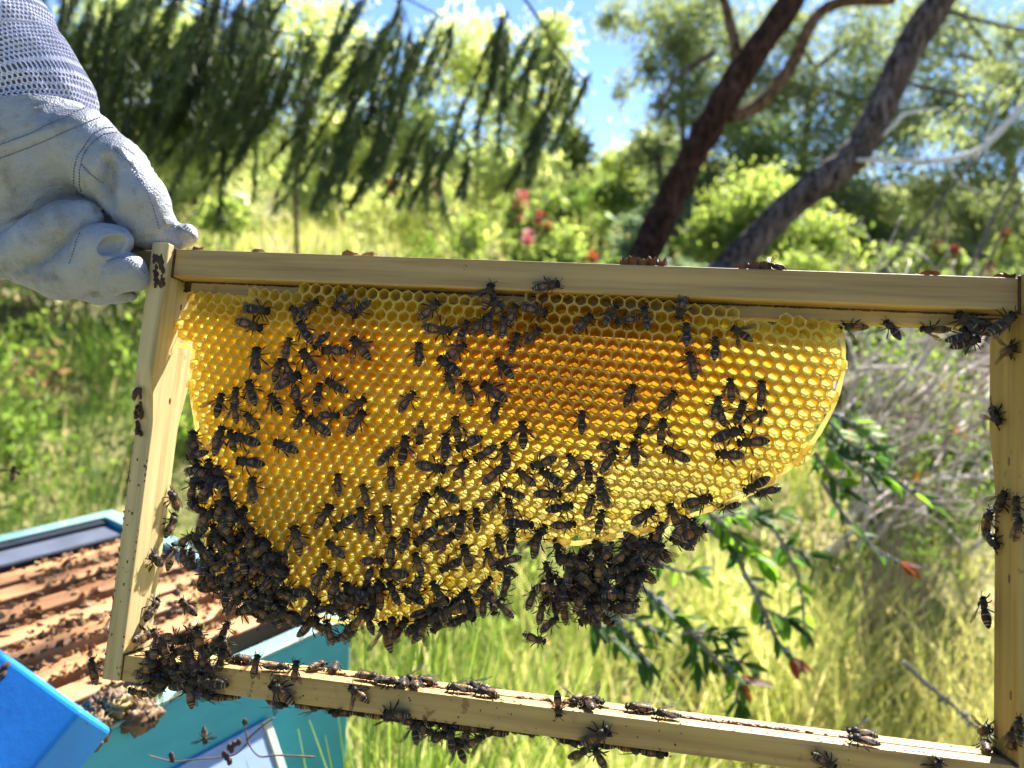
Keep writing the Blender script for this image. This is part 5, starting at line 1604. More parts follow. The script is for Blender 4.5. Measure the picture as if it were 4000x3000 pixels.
# bees in flight and on the hive below
for (px, py, d, hx, hz, lab) in [(3265, 2226, 0.9, -1, 0.3, 'small dark bee flying over the sunny grass at right'), (56, 1850, 0.62, 0.2, 1, 'dark bee flying in front of the grass at far left'),
                            (585, 2822, 0.56, 0.8, 0.5, 'bee flying in front of the turquoise box, the left one'), (800, 2868, 0.56, 0.1, -1, 'orange bee flying in front of the turquoise box, the right one')]:
    h = at(px, py, d); xx = (Vector(CR) * hx + Vector(CU) * hz).normalized() * 0.0062
    add_bee(bee_matrix(h + xx, h - xx, Vector((0.1, -0.6, 0.8)), 1.0), 'fly', (px, py), 0, 'pale' if 'orange' in lab else 'plain', 'fly', lab, True)

# labels: every bee on its own
ORD = ['first', 'second', 'third', 'fourth', 'fifth', 'sixth', 'seventh', 'eighth', 'ninth', 'tenth', 'eleventh', 'twelfth', 'thirteenth', 'fourteenth', 'fifteenth', 'sixteenth', 'seventeenth', 'eighteenth', 'nineteenth', 'twentieth',
       'twenty-first', 'twenty-second', 'twenty-third', 'twenty-fourth', 'twenty-fifth', 'twenty-sixth', 'twenty-seventh', 'twenty-eighth', 'twenty-ninth', 'thirtieth', 'thirty-first', 'thirty-second', 'thirty-third', 'thirty-fourth', 'thirty-fifth', 'thirty-sixth']
DIRN = ['right', 'up-right', 'up', 'up-left', 'left', 'down-left', 'down', 'down-right']


def zone_words(zone, pix):
    sx, sy = pix[0] / 1.8083, pix[1] / 1.8083
    if zone == 'comb':
        row = 'under the top bar' if sy < 700 else 'on the upper comb' if sy < 850 else 'on the middle comb' if sy < 1000 else 'on the lower comb' if sy < 1150 else 'near the comb foot'
        colw = 'far left' if sx < 620 else 'left' if sx < 880 else 'middle' if sx < 1200 else 'right' if sx < 1500 else 'far right'
        return row + ', ' + colw
    return {'top_bar': 'on the front of the top bar', 'bottom_bar': 'on the front of the bottom bar', 'bar_top': 'standing on top of the bottom bar', 'bar_under': 'hanging under the bottom bar',
            'left_bar': 'on the left side bar', 'right_bar': 'on the right side bar', 'wedge_under': 'under the top bar', 'on_top': 'on top of the top bar'}.get(zone)


CLW = {'cluster_left': 'dark honeybee in the dense cluster on the lower left comb corner', 'cluster_bottom': 'dark honeybee in the crowd along the bottom edge of the comb',
       'cluster_right': 'dark honeybee in the hanging cluster below the right half of the comb', 'cluster_corner': 'dark honeybee in the heap on the lower left corner of the frame'}
grp = {}
for o, zone, pix, hdg in BEES:
    if 'label' in o: o['group'] = 'honeybees'; continue
    if zone in CLW:
        o['label'] = CLW[zone]; o['group'] = zone.replace('_', ' ') + ' bees'; continue
    if zone == 'hang':
        sx, sy = pix[0] / 1.8083, pix[1] / 1.8083
        w = 'under the right end of the top bar' if sy < 800 else 'hanging below the frame' if sy > 1500 else 'at the lower left comb edge' if sx < 650 else 'hanging from the comb foot' if sx < 1110 else 'in the chain right of the comb foot' if sx < 1300 else 'on the lower right comb edge'
        if sy > 1340 and sx < 520: w = 'heaped on the lower left frame corner'
    else: w = zone_words(zone, pix)
    dr = DIRN[int(((hdg + 22.5) % 360) // 45)]
    grp.setdefault((w, dr), []).append((pix[0], o))
for (w, dr), lst in grp.items():
    lst.sort(key=lambda t: t[0])
    for i, (x, o) in enumerate(lst):
        if len(lst) == 1: o['label'] = 'honeybee %s, the only one there facing %s' % (w, dr)
        elif len(lst) == 2: o['label'] = 'honeybee %s, facing %s, the %s of two' % (w, dr, 'left' if i == 0 else 'right')
        else: o['label'] = 'honeybee %s, facing %s, %s from left of those' % (w, dr, ORD[i])
        o['group'] = 'honeybees'

# ------------------------------------------------------------------ the beekeeper's gloved hand
GS = 0.7236                      # photo pixels per sketch pixel
GD = 0.432                       # depth of the hand


def gp(x, y, off=0.0):
    """camera-space point of sketch pixel; off in sketch pixels towards the viewer"""
    k = GS / FPX * GD
    d = GD - off * k
    return np.array([(x * GS - 2000) / FPX * d, d, -(y * GS - 1500) / FPX * d])


GK = GS / FPX * GD


def surface_nets(Fv, org, h):
    nx, ny, nz = Fv.shape
    s = Fv < 0
    c = np.zeros((nx - 1, ny - 1, nz - 1), int)
    for dx in (0, 1):
        for dy in (0, 1):
            for dz in (0, 1): c += s[dx:nx - 1 + dx, dy:ny - 1 + dy, dz:nz - 1 + dz]
    act = (c > 0) & (c < 8)
    idx = -np.ones(act.shape, np.int64); n = act.sum(); idx[act] = np.arange(n)
    I = np.argwhere(act).astype(np.int64)
    acc = np.zeros((n, 3)); cnt = np.zeros(n)
    cor = [(a, b, d) for a in (0, 1) for b in (0, 1) for d in (0, 1)]
    for i in range(8):
        for j in range(i + 1, 8):
            A, B = np.array(cor[i]), np.array(cor[j])
            if np.abs(A - B).sum() != 1: continue
            fa = Fv[tuple((I + A).T)]; fb = Fv[tuple((I + B).T)]
            m = (fa < 0) != (fb < 0)
            t = np.where(m, fa / (fa - fb + 1e-20), 0)
            p = A + (B - A) * t[:, None]
            acc[m] += p[m]; cnt[m] += 1
    V = (I + acc / cnt[:, None]) * h + org
    Q = []
    for ax in range(3):
        u, w = [(1, 2), (2, 0), (0, 1)][ax]
        sl0 = [slice(1, -1)] * 3; sl1 = [slice(1, -1)] * 3
        sl0[ax] = slice(0, Fv.shape[ax] - 1); sl1[ax] = slice(1, Fv.shape[ax])
        a = s[tuple(sl0)]; b = s[tuple(sl1)]
        E = np.argwhere(a != b); fl = a[tuple(E.T)]
        off = np.array([1, 1, 1]); off[ax] = 0
        E = E + off
        def g(du, dw):
            J = E.copy(); J[:, u] += du; J[:, w] += dw
            return idx[tuple(J.T)]
        q = np.stack([g(-1, -1), g(0, -1), g(0, 0), g(-1, 0)], 1)
        q[~fl] = q[~fl][:, ::-1]
        Q.append(q)
    Q = np.concatenate(Q); Q = Q[(Q >= 0).all(1)]
    return V, Q


def smin(a, b, k):
    h = np.clip(0.5 + 0.5 * (b - a) / k, 0, 1)
    return b * (1 - h) + a * h - k * h * (1 - h)


def cone_sd(P, a, b, ra, rb):
    ab = b - a; t = np.clip(((P - a) @ ab) / (ab @ ab + 1e-12), 0, 1)
    t = t.astype(np.float32)
    d = np.linalg.norm(P - (a + t[..., None] * ab), axis=-1)
    return d - (ra + (rb - ra) * t)


def chain_sd(P, pts, k=0.004, squash=None):
    f = None
    for (p, q) in zip(pts[:-1], pts[1:]):
        a, b = gp(*p[:3]), gp(*q[:3])
        d = cone_sd(P, a, b, p[3] * GK, q[3] * GK)
        f = d if f is None else smin(f, d, k)
    return f


def build_glove():
    lo = np.minimum(gp(-130, 1680, 330), gp(-130, 1680, -330)); hi = np.maximum(gp(1110, 480, 330), gp(1110, 480, -330))
    lo[1], hi[1] = GD - 0.050, GD + 0.040
    h = 0.00095
    n = np.ceil((hi - lo) / h).astype(int)
    g = [lo[i] + h * np.arange(n[i]) for i in range(3)]
    P = np.stack(np.meshgrid(*g, indexing='ij'), -1).astype(np.float32)
    # wrist and back of the hand
    hand = chain_sd(P, [(70, 560, -60, 400), (150, 800, -70, 375), (215, 950, -100, 310), (210, 1120, -130, 260), (120, 1300, -110, 230)], 0.012)
    # thumb: gusset, first joint, tip bent along the bar
    thumb = chain_sd(P, [(440, 800, 60, 205), (610, 930, 85, 172), (735, 1080, 70, 150), (815, 1210, 30, 128)], 0.006)
    thumb = smin(thumb, chain_sd(P, [(800, 1225, 20, 118), (880, 1290, -5, 74), (960, 1285, -20, 56), (1005, 1268, -25, 60)], 0.004), 0.004)
    glove = smin(hand, thumb, 0.006)
    # inner fingers closed on the lug, seen only as the dark gap behind
    glove = smin(glove, chain_sd(P, [(430, 1180, -60, 130), (620, 1270, -70, 120), (740, 1330, -70, 80)], 0.006), 0.003)
    # first finger, folded at the knuckle
    fA = chain_sd(P, [(-90, 1420, 110, 105), (75, 1375, 150, 108), (225, 1300, 180, 122), (360, 1212, 190, 108), (462, 1170, 180, 84)], 0.006)
    glove = smin(glove, fA, 0.0005)
    fB = chain_sd(P, [(120, 1440, 120, 95), (330, 1500, 150, 100), (460, 1440, 190, 112), (545, 1330, 225, 98), (642, 1296, 215, 68)], 0.008)
    glove = smin(glove, fB, 0.0006)
    fC = chain_sd(P, [(590, 1560, 150, 50), (640, 1478, 190, 86), (696, 1465, 195, 80), (742, 1512, 170, 52)], 0.006)
    glove = smin(glove, fC, 0.0005)
    fD = chain_sd(P, [(380, 1545, 90, 66), (540, 1588, 80, 44), (640, 1592, 70, 36), (712, 1600, 60, 26)], 0.006)
    glove = smin(glove, fD, 0.0012)
    # hollow where the second fingertip is empty
    hole = chain_sd(P, [(560, 1348, 300, 26), (602, 1326, 285, 36), (648, 1302, 268, 24)], 0.004)
    glove = -smin(-glove, hole, 0.0018)
    hol2 = chain_sd(P, [(960, 1300, 40, 12), (995, 1290, 40, 22)], 0.003)
    glove = -smin(-glove, hol2, 0.002)

    # open cuff: cut along the cuff line
    c1, c2 = gp(0, 748, 0), gp(515, 542, 0); tv = (c2 - c1) / np.linalg.norm(c2 - c1); nv_ = np.array([-tv[2], 0.10, tv[0]]); nv_ /= np.linalg.norm(nv_)
    glove = np.maximum(glove, ((P - c1) @ nv_).astype(np.float32))
    V, Q = surface_nets(glove, lo, h)
    # laplacian softening
    for _ in range(1):
        acc = np.zeros_like(V); cnt = np.zeros(len(V))
        for a in range(4):
            b = (a + 1) % 4
            np.add.at(acc, Q[:, a], V[Q[:, b]]); np.add.at(cnt, Q[:, a], 1)
            np.add.at(acc, Q[:, b], V[Q[:, a]]); np.add.at(cnt, Q[:, b], 1)
        V = V * 0.5 + 0.5 * acc / cnt[:, None]
    # wrinkles
    me = np_mesh('glove', V, Q); N = np.empty(len(V) * 3, np.float32); me.vertices.foreach_get('normal', N); N = N.reshape(-1, 3)
    dsp = np.empty(len(V))
    for i, v in enumerate(V):
        p = Vector(v)
        w = mnoise.noise(p * 60); r1 = 1 - abs(mnoise.noise(Vector((p.x * 120 + w, p.y * 120, p.z * 190 + w * 1.5)))); r2 = mnoise.noise(p * 420)
        dsp[i] = 0.0007 * (r1 ** 3 - 0.5) * (0.4 + 0.8 * max(0, mnoise.noise(p * 35 + Vector((3, 1, 7))) + 0.35)) + 0.0005 * w + 0.00004 * r2
    # creases pressed into the leather
    def crease(pts, r, depth):
        c = chain_sd(V, pts, 0.002)
        cr_[:] += depth * np.exp(-(np.maximum(c, 0) / (r * GK)) ** 2)
    cr_ = np.zeros(len(V))
    crease([(-20, 985, 320, 4), (200, 890, 320, 4), (440, 790, 280, 4)], 22, 0.0022)
    crease([(585, 870, 270, 4), (580, 930, 270, 4), (560, 1000, 250, 4), (555, 1110, 230, 4)], 34, 0.0075)
    crease([(430, 790, 280, 3), (410, 900, 280, 3), (435, 1080, 250, 3)], 10, 0.0009)
    crease([(620, 800, 230, 3), (730, 930, 240, 3), (800, 1060, 210, 3), (850, 1230, 150, 3)], 9, 0.0013)
    crease([(440, 890, 270, 3), (500, 950, 270, 3), (565, 985, 260, 3)], 10, 0.0011)
    crease([(330, 1510, 270, 3), (290, 1480, 280, 3)], 12, 0.0016)
    crease([(800, 1290, 120, 3), (900, 1240, 80, 3), (950, 1215, 50, 3)], 10, 0.0012)
    for (x0, y0, x1, y1) in ((230, 1190, 330, 1400), (300, 1160, 390, 1330), (150, 1260, 220, 1440), (470, 1330, 560, 1480), (420, 1390, 500, 1540), (640, 1400, 640, 1540), (690, 1010, 830, 1000), (660, 1090, 830, 1110), (720, 1180, 850, 1190)):
        crease([(x0, y0, 300, 2), ((x0 + x1) / 2 + 10, (y0 + y1) / 2, 310, 2), (x1, y1, 290, 2)], 9, 0.0007)
    crease([(-20, 1230, 150, 3), (80, 1200, 150, 3), (170, 1150, 130, 3)], 12, 0.0016)
    crease([(-20, 1290, 150, 3), (60, 1280, 150, 3), (120, 1260, 140, 3)], 10, 0.0014)
    V = V + N * (dsp - cr_)[:, None]
    bpy.data.meshes.remove(me)
    return V, Q


def mat_leather():
    m, nt, b, o = new_mat('white_goatskin')
    fine = noise_node(nt, 1400, 3, 0.6); big = noise_node(nt, 45, 5, 0.65); sp = noise_node(nt, 160, 4, 0.7); vo = nt.nodes.new('ShaderNodeTexVoronoi'); vo.inputs['Scale'].default_value = 900
    tc = nt.nodes.new('ShaderNodeTexCoord'); nt.links.new(tc.outputs['Object'], vo.inputs['Vector'])
    c = ramp(nt, big.outputs[0], [(0.30, (0.165, 0.165, 0.18)), (0.46, (0.275, 0.29, 0.34)), (0.7, (0.325, 0.35, 0.42))]).outputs[0]
    f = ramp(nt, sp.outputs[0], [(0.58, (0, 0, 0)), (0.72, (0.75, 0.75, 0.75))]).outputs[0]
    c = mixrgb(nt, f, c, (0.24, 0.20, 0.13))
    nt.links.new(c, b.inputs['Base Color'])
    b.inputs['Roughness'].default_value = 0.5
    add = nt.nodes.new('ShaderNodeMath'); add.operation = 'ADD'
    nt.links.new(fine.outputs[0], add.inputs[0]); nt.links.new(vo.outputs['Distance'], add.inputs[1])
    bump(nt, b, add.outputs[0], 0.5, 0.0007)
    return m


M_leather = mat_leather()
person = empty('person', Matrix.Translation(Vector(c2w(gp(250, 1000, 0)))), 'forearm in a white mesh sleeve and pale leather glove gripping the frame end', 'person')
g0 = np.array(person.location)
GV, GQ = build_glove()
GW = c2w(GV)
glove = link('glove', np_mesh('glove', GW - g0, GQ), person, M_leather, True)
glove['label'] = 'pale grey white leather glove, creased and slightly stained'

from mathutils.bvhtree import BVHTree
bvh = BVHTree.FromPolygons([tuple(v) for v in GW], [tuple(int(k) for k in q) for q in GQ])


def on_glove(x, y):
    px, py = x * GS, y * GS
    d = Vector(ray(px, py)).normalized()
    r = bvh.ray_cast(Vector(CAM), d)
    return r[0], r[1]


def stitch_row(pts, gap=17.0, ln=8.0, name='stitching', lift=0.0):
    b = MB()
    P = []
    for (a, c) in zip(pts[:-1], pts[1:]):
        L = math.hypot(c[0] - a[0], c[1] - a[1]); n = max(1, int(L / 2))
        P += [(a[0] + (c[0] - a[0]) * i / n, a[1] + (c[1] - a[1]) * i / n) for i in range(n)]
    acc = 0; last = P[0]; start = None
    i = 0
    step = max(1, int(gap / 2)); sl = max(1, int(ln / 2))
    for i in range(0, len(P) - sl, step):
        h0, n0 = on_glove(*P[i]); h1, n1 = on_glove(*P[i + sl])
        if h0 is None or h1 is None or (h0 - h1).length > 0.004: continue
        b.tube([h0 + n0 * (0.0001 + lift) - Vector(g0), (h0 + h1) / 2 + n0 * (0.0004 + lift) - Vector(g0), h1 + n1 * (0.0001 + lift) - Vector(g0)], 0.00028, 5, (0.10, 0.115, 0.19))
    if b.v: b.build(name, mat_stitch, glove)


mat_stitch = mat_attr('blue_thread', 0.7)
stitch_row([(0, 782), (130, 732), (260, 685), (400, 618), (505, 572)], lift=0.0012)
stitch_row([(0, 855), (150, 800), (280, 745), (420, 680), (560, 625)])
stitch_row([(625, 690), (560, 692), (500, 725), (455, 790), (415, 850), (400, 920), (400, 1000), (420, 1070)], 17, 8)
stitch_row([(630, 715), (560, 725), (510, 760), (465, 810), (440, 870), (430, 930), (430, 1000), (450, 1075)], 17, 8)
stitch_row([(440, 890), (480, 935), (540, 980), (560, 985)], 17, 8)
stitch_row([(560, 775), (620, 805), (700, 880), (780, 1000), (830, 1130), (860, 1240)], 18, 8)
stitch_row([(580, 1410), (640, 1390), (700, 1400), (750, 1440), (785, 1480)], 16, 7)
stitch_row([(430, 1260), (410, 1310), (395, 1370), (370, 1430)], 16, 7)
stitch_row([(1000, 1215), (1030, 1240), (1045, 1290)], 16, 7)

# leather cuff band: a raised hem along the cuff edge
def cuff_band():
    b = MB()
    rows = []
    for off in (0.0, 0.25, 0.5, 0.75, 1.0):
        r = []
        for i in range(41):
            t = i / 40
            x = -20 + 545 * t; y = 760 - 215 * t ** 1.05
            x += off * 34 * 0.37; y += off * 95
            p, nrm = on_glove(x, y)
            if p is None: p, nrm = on_glove(x - 6, y + 4)
            r.append((p, nrm))
        rows.append(r)
    v = []; f = []
    for j, r in enumerate(rows):
        for (p, nrm) in r:
            if p is None: v.append(v[-1] if v else Vector((0, 0, 0))); continue
            v.append(p + nrm * (0.0011 if 0 < j < 4 else -0.0004) - Vector(g0))
    for j in range(len(rows) - 1):
        for i in range(40):
            f.append((j * 41 + i, j * 41 + i + 1, (j + 1) * 41 + i + 1, (j + 1) * 41 + i))
    b.add(v, f); b.build('cuff_hem', M_leather, glove, True)


# mesh sleeve: a net of oval holes over a pale lining
def sleeve():
    # centre line and right silhouette of the sleeve in sketch pixels
    secs = [(-420, -260, 330), (-330, -60, 365), (-230, 120, 400), (-120, 270, 425), (-45, 400, 425), (30, 500, 420), (95, 590, 412), (120, 650, 404), (150, 740, 380)]
    axis = np.array([0.42, 0.91])
    C = np.array([gp(x, y, -60) for x, y, r in secs]); R = np.array([r * GK for _, _, r in secs])
    s = np.concatenate([[0], np.cumsum(np.linalg.norm(np.diff(C, axis=0), axis=1))])

    def surf(u, v, grow=0.0):
        """u angle, v length"""
        c = np.array([np.interp(v, s, C[:, i]) for i in range(3)]); r = np.interp(v, s, R)
        c2 = np.array([np.interp(v + 0.004, s, C[:, i]) for i in range(3)])
        t = c2 - c; t /= np.linalg.norm(t) + 1e-12
        side = np.cross(t, np.array([0, 1.0, 0])); side /= np.linalg.norm(side)
        fr = np.cross(side, t)
        if fr[1] > 0: fr = -fr
        if side[0] < 0: side = -side
        w = 0.0022 * mnoise.noise(Vector((u * 1.2, v * 45, 1))) + 0.0016 * mnoise.noise(Vector((u * 3, v * 90 + u * 2, 5)))
        r = r + w + grow
        return c + side * math.cos(u) * r + fr * math.sin(u) * r * 0.80
    # net of cells on the visible half
    pv = 0.0031; pu_arc = 0.0027
    nv = int(s[-1] / (pv * 0.86)); b = MB(); k = 8
    for iv in range(nv):
        v0 = iv * pv * 0.86
        r = np.interp(v0, s, R); nu = int(math.pi * 1.25 * r / pu_arc)
        for iu in range(nu):
            u0 = -0.35 + (iu + 0.5 * (iv % 2)) * pu_arc / r
            ou = []; inn = []
            for q in range(6):
                a = math.pi / 6 + q * math.pi / 3
                ou.append((u0 + math.cos(a) * pu_arc * 0.58 / r, v0 + math.sin(a) * pv * 0.58))
                inn.append((u0 + math.cos(a) * pu_arc * 0.36 / r, v0 + math.sin(a) * pv * 0.36))
            vv = [surf(*x) for x in ou] + [surf(x[0], x[1], 0.0002) for x in inn] + [surf(x[0], x[1], -0.0006) for x in inn]
            ff = [(i, (i + 1) % 6, 6 + (i + 1) % 6, 6 + i) for i in range(6)] + [(6 + i, 6 + (i + 1) % 6, 12 + (i + 1) % 6, 12 + i) for i in range(6)]
            b.add([tuple(c2w(x) - g0) for x in vv], ff)
    m = mat_simple('white_mesh_cloth', (0.58, 0.58, 0.74), 0.85, 600, 0.12, 0.3, 0.0004)
    sl = b.build('sleeve', m, person)
    sl['label'] = 'white mesh sleeve with rows of small oval holes'
    b = MB(); nu, nvv = 40, 30
    vv = []
    for j in range(nvv + 1):
        for i in range(nu): vv.append(tuple(c2w(surf(2 * math.pi * i / nu, s[-1] * j / nvv, -0.0022)) - g0))
    b.add(vv, [(j * nu + i, j * nu + (i + 1) % nu, (j + 1) * nu + (i + 1) % nu, (j + 1) * nu + i) for j in range(nvv) for i in range(nu)])
    b.build('sleeve_lining', mat_simple('grey_lining', (0.34, 0.32, 0.40), 0.9, 25, 0.35, 0.1), sl, True)
    # plain white cloth above the mesh
    b = MB(); vv = []
    for j in range(9):
        for i in range(nu): vv.append(tuple(c2w(surf(2 * math.pi * i / nu, s[3] * 0.62 * j / 8, 0.0012 if j < 8 else 0.0)) - g0))
    b.add(vv, [(j * nu + i, j * nu + (i + 1) % nu, (j + 1) * nu + (i + 1) % nu, (j + 1) * nu + i) for j in range(8) for i in range(nu)])
    b.build('sleeve_band', mat_simple('white_cloth', (0.70, 0.69, 0.68), 0.85, 300, 0.08, 0.3, 0.0004), sl, True)


cuff_band()
sleeve()

# ------------------------------------------------------------------ near bottlebrush twigs behind the comb
def leaf_mesh(L, Wd, cup, col, seed):
    rnd = random.Random(seed); b = MB(); n = 6; v = []; f = []; c = []
    for i in range(n + 1):
        t = i / n; w = Wd * 0.5 * math.sin(math.pi * (t * 0.92 + 0.05)) ** 0.8
        z = -cup * t * t
        for s in (-1, 0, 1):
            v.append((L * t, s * w, z + (0.22 * w if s else 0))); c.append(tuple(k * (1.15 if s == 0 else 1.0) for k in col))
    for i in range(n):
        for s in range(2):
            a = i * 3 + s; f.append((a, a + 1, a + 4, a + 3))
    b.add(v, f, c); me = b.mesh('leaf'); me.polygons.foreach_set('use_smooth', np.ones(len(me.polygons), dtype=bool)); me.materials.append(M_leaf)
    return me


LF = {'green': [leaf_mesh(0.030, 0.010, 0.004, (0.045, 0.105, 0.022), 1), leaf_mesh(0.026, 0.009, 0.006, (0.065, 0.140, 0.030), 2), leaf_mesh(0.034, 0.010, 0.002, (0.035, 0.085, 0.028), 3)],
      'light': [leaf_mesh(0.030, 0.013, 0.003, (0.14, 0.27, 0.03), 4), leaf_mesh(0.034, 0.015, 0.005, (0.17, 0.30, 0.035), 5)],
      'red': [leaf_mesh(0.030, 0.011, 0.003, (0.24, 0.065, 0.05), 6), leaf_mesh(0.034, 0.012, 0.004, (0.14, 0.07, 0.05), 7), leaf_mesh(0.026, 0.010, 0.002, (0.34, 0.11, 0.06), 8)]}
M_greybark = mat_attr('grey_twig', 0.85, 0, nscale=500, bstr=0.5, bdist=0.001, nvar=0.3)


def R6(x, y, d): return at(2400 + x * K5, 1900 + y * K5, d)
def R5(x, y, d): return at(2400 + x * K5, 900 + y * K5, d)


def near_branch(label, stems, dens=0.75):
    base = stems[0][0][0]; g = Vector(base)
    root = empty('bottlebrush_branch', Matrix.Translation(g), label, 'branch', 'bottlebrush branches behind the comb')
    for pts, tip, light, rad in stems:
        pts = [Vector(p) - g for p in pts]
        b = MB(); fine = limb_tube(b, pts, rad, rad * 0.55, 6, (0.17, 0.15, 0.145), sub=6)
        for p in fine[2:]:                                # seed capsules along the stem
            for _ in range(2):
                if random.random() < 0.55:
                    dd = Vector((random.gauss(0, 1), random.gauss(0, 1), random.gauss(0, 1))).normalized()
                    b.blob(p + dd * rad * 1.3, rad * random.uniform(0.6, 1.0), lerp3((0.16, 0.16, 0.14), (0.34, 0.37, 0.36), random.random()), 0, 6, 4)
        b.build('stem', M_greybark, root, True)
        n = len(fine)
        for i, p in enumerate(fine[1:]):
            t = fine[min(i + 2, n - 1)] - fine[i]; t.normalize()
            endp = i > n - 4
            for q in range(1 if not endp else 3):
                if random.random() > dens and not endp: continue
                kind = 'red' if (tip and endp) else ('light' if random.random() < light else 'green')
                o = bpy.data.objects.new('leaf', random.choice(LF[kind])); COL.objects.link(o); o.parent = root
                side = Vector((random.gauss(0, 1), random.gauss(0, 1), random.gauss(0, 1) - 0.3)); side = (side - t * side.dot(t)).normalized()
                dr = (t * random.uniform(0.4, 1.0) + side * (0.35 if endp else 0.9)).normalized()
                up = Vector((random.gauss(0, .5), random.gauss(0, .5) - 0.3, 1)); up = (up - dr * up.dot(dr)).normalized(); yv = up.cross(dr)
                s = random.uniform(0.75, 1.15)
                o.matrix_local = Matrix(((dr.x * s, yv.x * s, up.x * s, p.x), (dr.y * s, yv.y * s, up.y * s, p.y), (dr.z * s, yv.z * s, up.z * s, p.z), (0, 0, 0, 1)))


near_branch('leafy twig with grey capsules running from the comb edge to a red brown tip', [([R6(480, 200, 1.0), R6(640, 350, 1.0), R6(720, 500, 1.02), R6(800, 660, 1.03), R6(880, 830, 1.03), R6(960, 930, 1.03)], True, 0.15, 0.0042), ([R6(640, 350, 1.0), R6(760, 380, 1.0), R6(820, 420, 1.0)], False, 0.9, 0.002)])
near_branch('slender leafy twig curving down from the comb edge, without a red tip', [([R6(700, 30, 1.08), R6(860, 230, 1.08), R6(950, 390, 1.08), R6(1010, 560, 1.08), R6(1028, 800, 1.08)], False, 0.25, 0.003), ([R6(560, 110, 1.1), R6(700, 180, 1.1), R6(880, 150, 1.1)], False, 0.8, 0.002)])
near_branch('twig with a bright red brown leaf rosette at its end above the bottom bar', [([R6(60, 470, 0.95), R6(300, 680, 0.96), R6(420, 800, 0.96), R6(560, 950, 0.96), R6(690, 1050, 0.96)], True, 0.1, 0.0045), ([R6(420, 800, 0.96), R6(440, 900, 0.96), R6(450, 970, 0.96)], False, 0.0, 0.002), ([R6(690, 1050, 0.96), R6(660, 1130, 0.96), R6(668, 1180, 0.96)], False, 0, 0.002)])
near_branch('twig ending in a single maroon bud leaf left of the dry tangle', [([R6(1120, -30, 1.15), R6(1250, 170, 1.15), R6(1400, 330, 1.15), R6(1560, 420, 1.15)], True, 0.1, 0.0035)], 0.5)
near_branch('short dark leafy twig below the hanging bee cluster', [([R6(-60, 640, 0.9), R6(0, 720, 0.9), R6(90, 830, 0.9), R6(175, 950, 0.9)], False, 0.1, 0.004), ([R6(-60, 640, 0.9), R6(100, 720, 0.9), R6(210, 780, 0.9)], False, 0.1, 0.003)])
near_branch('grey bare knobbly twig low at the right beside the side bar', [([R6(1560, 950, 1.2), R6(1700, 1080, 1.2), R6(1800, 1160, 1.2), R6(1930, 1280, 1.2), R6(2050, 1380, 1.2)], False, 0.0, 0.0042)], 0.15)
near_branch('leafy twig with silvery capsules beside the right edge of the comb', [([R5(1180, 990, 1.05), R5(1280, 1050, 1.05), R5(1360, 1110, 1.05), R5(1450, 1180, 1.07)], False, 0.6, 0.004), ([R5(1120, 1080, 1.05), R5(1250, 1180, 1.05), R5(1400, 1270, 1.05), R5(1560, 1380, 1.06), R5(1700, 1480, 1.08)], False, 0.3, 0.004)], 0.9)

near_branch('dense dark leafy sprig tucked against the lower right comb edge', [([R6(420, 60, 0.98), R6(540, 170, 0.98), R6(640, 260, 0.99), R6(700, 330, 1.0)], False, 0.35, 0.003), ([R6(540, 170, 0.98), R6(640, 150, 1.0), R6(760, 160, 1.0)], False, 0.5, 0.002)], 1.0)
near_branch('dark green leafy spray in shade right of the comb, above the silvery twig', [([R5(1120, 980, 1.02), R5(1200, 1080, 1.02), R5(1280, 1160, 1.02), R5(1400, 1220, 1.02)], False, 0.25, 0.003), ([R5(1160, 1150, 1.0), R5(1220, 1230, 1.0), R5(1330, 1290, 1.0), R5(1440, 1330, 1.0)], False, 0.15, 0.003), ([R5(1080, 1200, 1.0), R5(1150, 1300, 1.0), R5(1230, 1400, 1.0)], False, 0.2, 0.003)], 1.0)
near_branch('leafy twig low behind the bottom bar, right of the red rosette', [([R6(900, 330, 1.15), R6(980, 340, 1.15), R6(1050, 370, 1.15)], False, 0.1, 0.002), ([R6(800, 660, 1.05), R6(880, 690, 1.05), R6(940, 720, 1.05)], False, 0.4, 0.002), ([R6(420, 790, 0.98), R6(520, 790, 0.98), R6(590, 800, 0.98)], False, 0.0, 0.002), ([R6(560, 900, 0.98), R6(640, 930, 0.98), R6(720, 960, 0.98)], False, 0.0, 0.002)], 1.0)
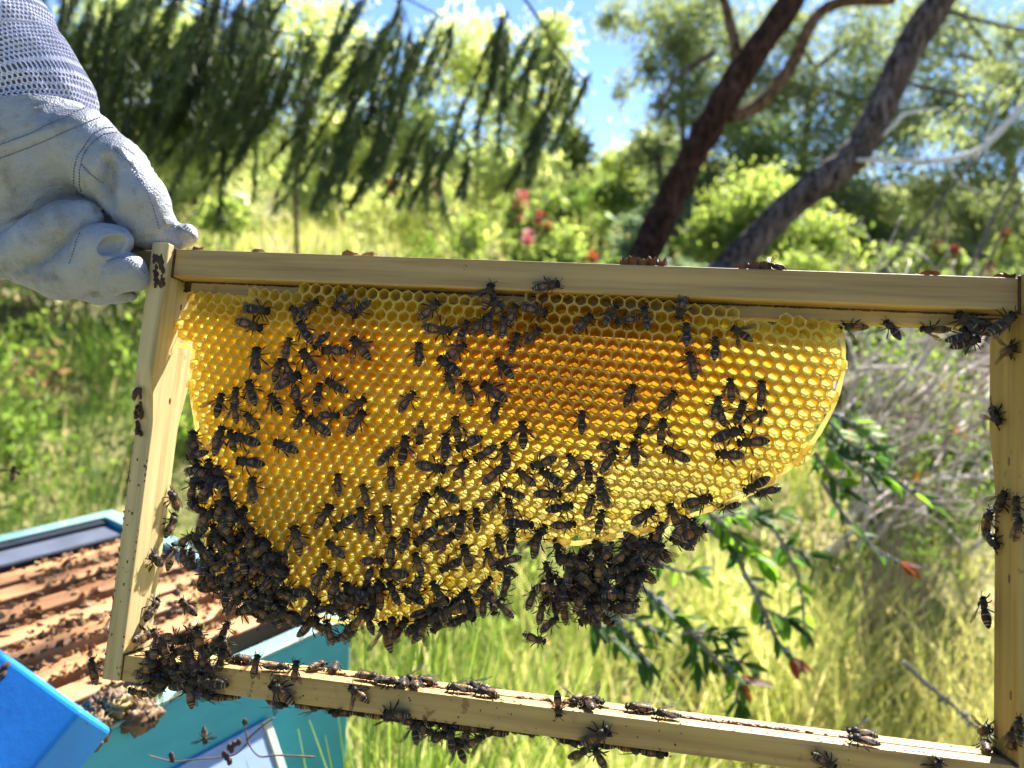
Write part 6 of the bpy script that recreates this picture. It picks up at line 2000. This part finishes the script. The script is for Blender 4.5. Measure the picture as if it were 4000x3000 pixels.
near_branch('grey green leafy shoots under the hanging cluster', [([R6(-120, 700, 0.88), R6(-60, 780, 0.88), R6(20, 860, 0.88)], False, 0.1, 0.003), ([R6(180, 560, 0.95), R6(240, 640, 0.95), R6(330, 700, 0.95)], False, 0.2, 0.003), ([R6(200, 380, 1.0), R6(300, 440, 1.0), R6(420, 470, 1.0)], False, 0.5, 0.003)], 1.0)

# bare twig with buds over the turquoise box
def R2p(x, y, d): return at(x * K2, 1800 + y * K2, d)
g = R2p(1659, 1600, 0.52)
tw = empty('budding_twig', Matrix.Translation(g), 'bare thin twig with dark buds crossing in front of the lavender board', 'twig')
for pts, r in (([R2p(1700, 1600, .53), R2p(1500, 1590, .53), R2p(1400, 1595, .53), R2p(1340, 1520, .53), R2p(1320, 1400, .53)], 0.0007), ([R2p(1340, 1520, .53), R2p(1280, 1580, .53), R2p(1200, 1600, .53), R2p(1060, 1612, .53), R2p(940, 1625, .53), R2p(870, 1610, .53), R2p(800, 1590, .53)], 0.00065), ([R2p(1230, 1590, .53), R2p(1240, 1640, .53)], 0.0008), ([R2p(1330, 1510, .53), R2p(1420, 1430, .53), R2p(1480, 1390, .53)], 0.0008)):
    b = MB(); limb_tube(b, [p - g for p in pts], r, r * 0.7, 6, (0.12, 0.09, 0.085)); b.build('stem', M_twig, tw, True)
for (x, y) in ((1322, 1410), (1240, 1545), (1265, 1530), (1290, 1520), (1210, 1585), (1240, 1625), (926, 1590), (930, 1610), (1225, 1600), (1250, 1560)):
    b = MB(); b.blob(R2p(x, y, .528) - g, (0.0019, 0.0019, 0.0027), (0.05, 0.03, 0.032), 0, 8, 6, 0.3, 2, x); b.build('bud', M_twig, tw, True)

# bees walking over the hive's frames
mats = []
for k in range(24):
    i = random.randrange(len(BARY)); x = random.uniform(-0.2, A1 - 0.03)
    p = Vector((x, BARY[i] + random.uniform(-0.014, 0.014), HTOP - 0.006)); a = random.uniform(0, 6.3); dd = Vector((math.cos(a), math.sin(a), 0)) * 0.0062
    mats.append(H_M @ bee_matrix(p + dd, p - dd, Vector((0, 0, 1)), 1.0))
tag(link('bees_on_hive', join_instances('bees_on_hive', mats, BODY['dark'] + BODY['plain']), None, M_bee, True), 'small blurred bees walking over the frames of the open hive', 'bees', kind='stuff')
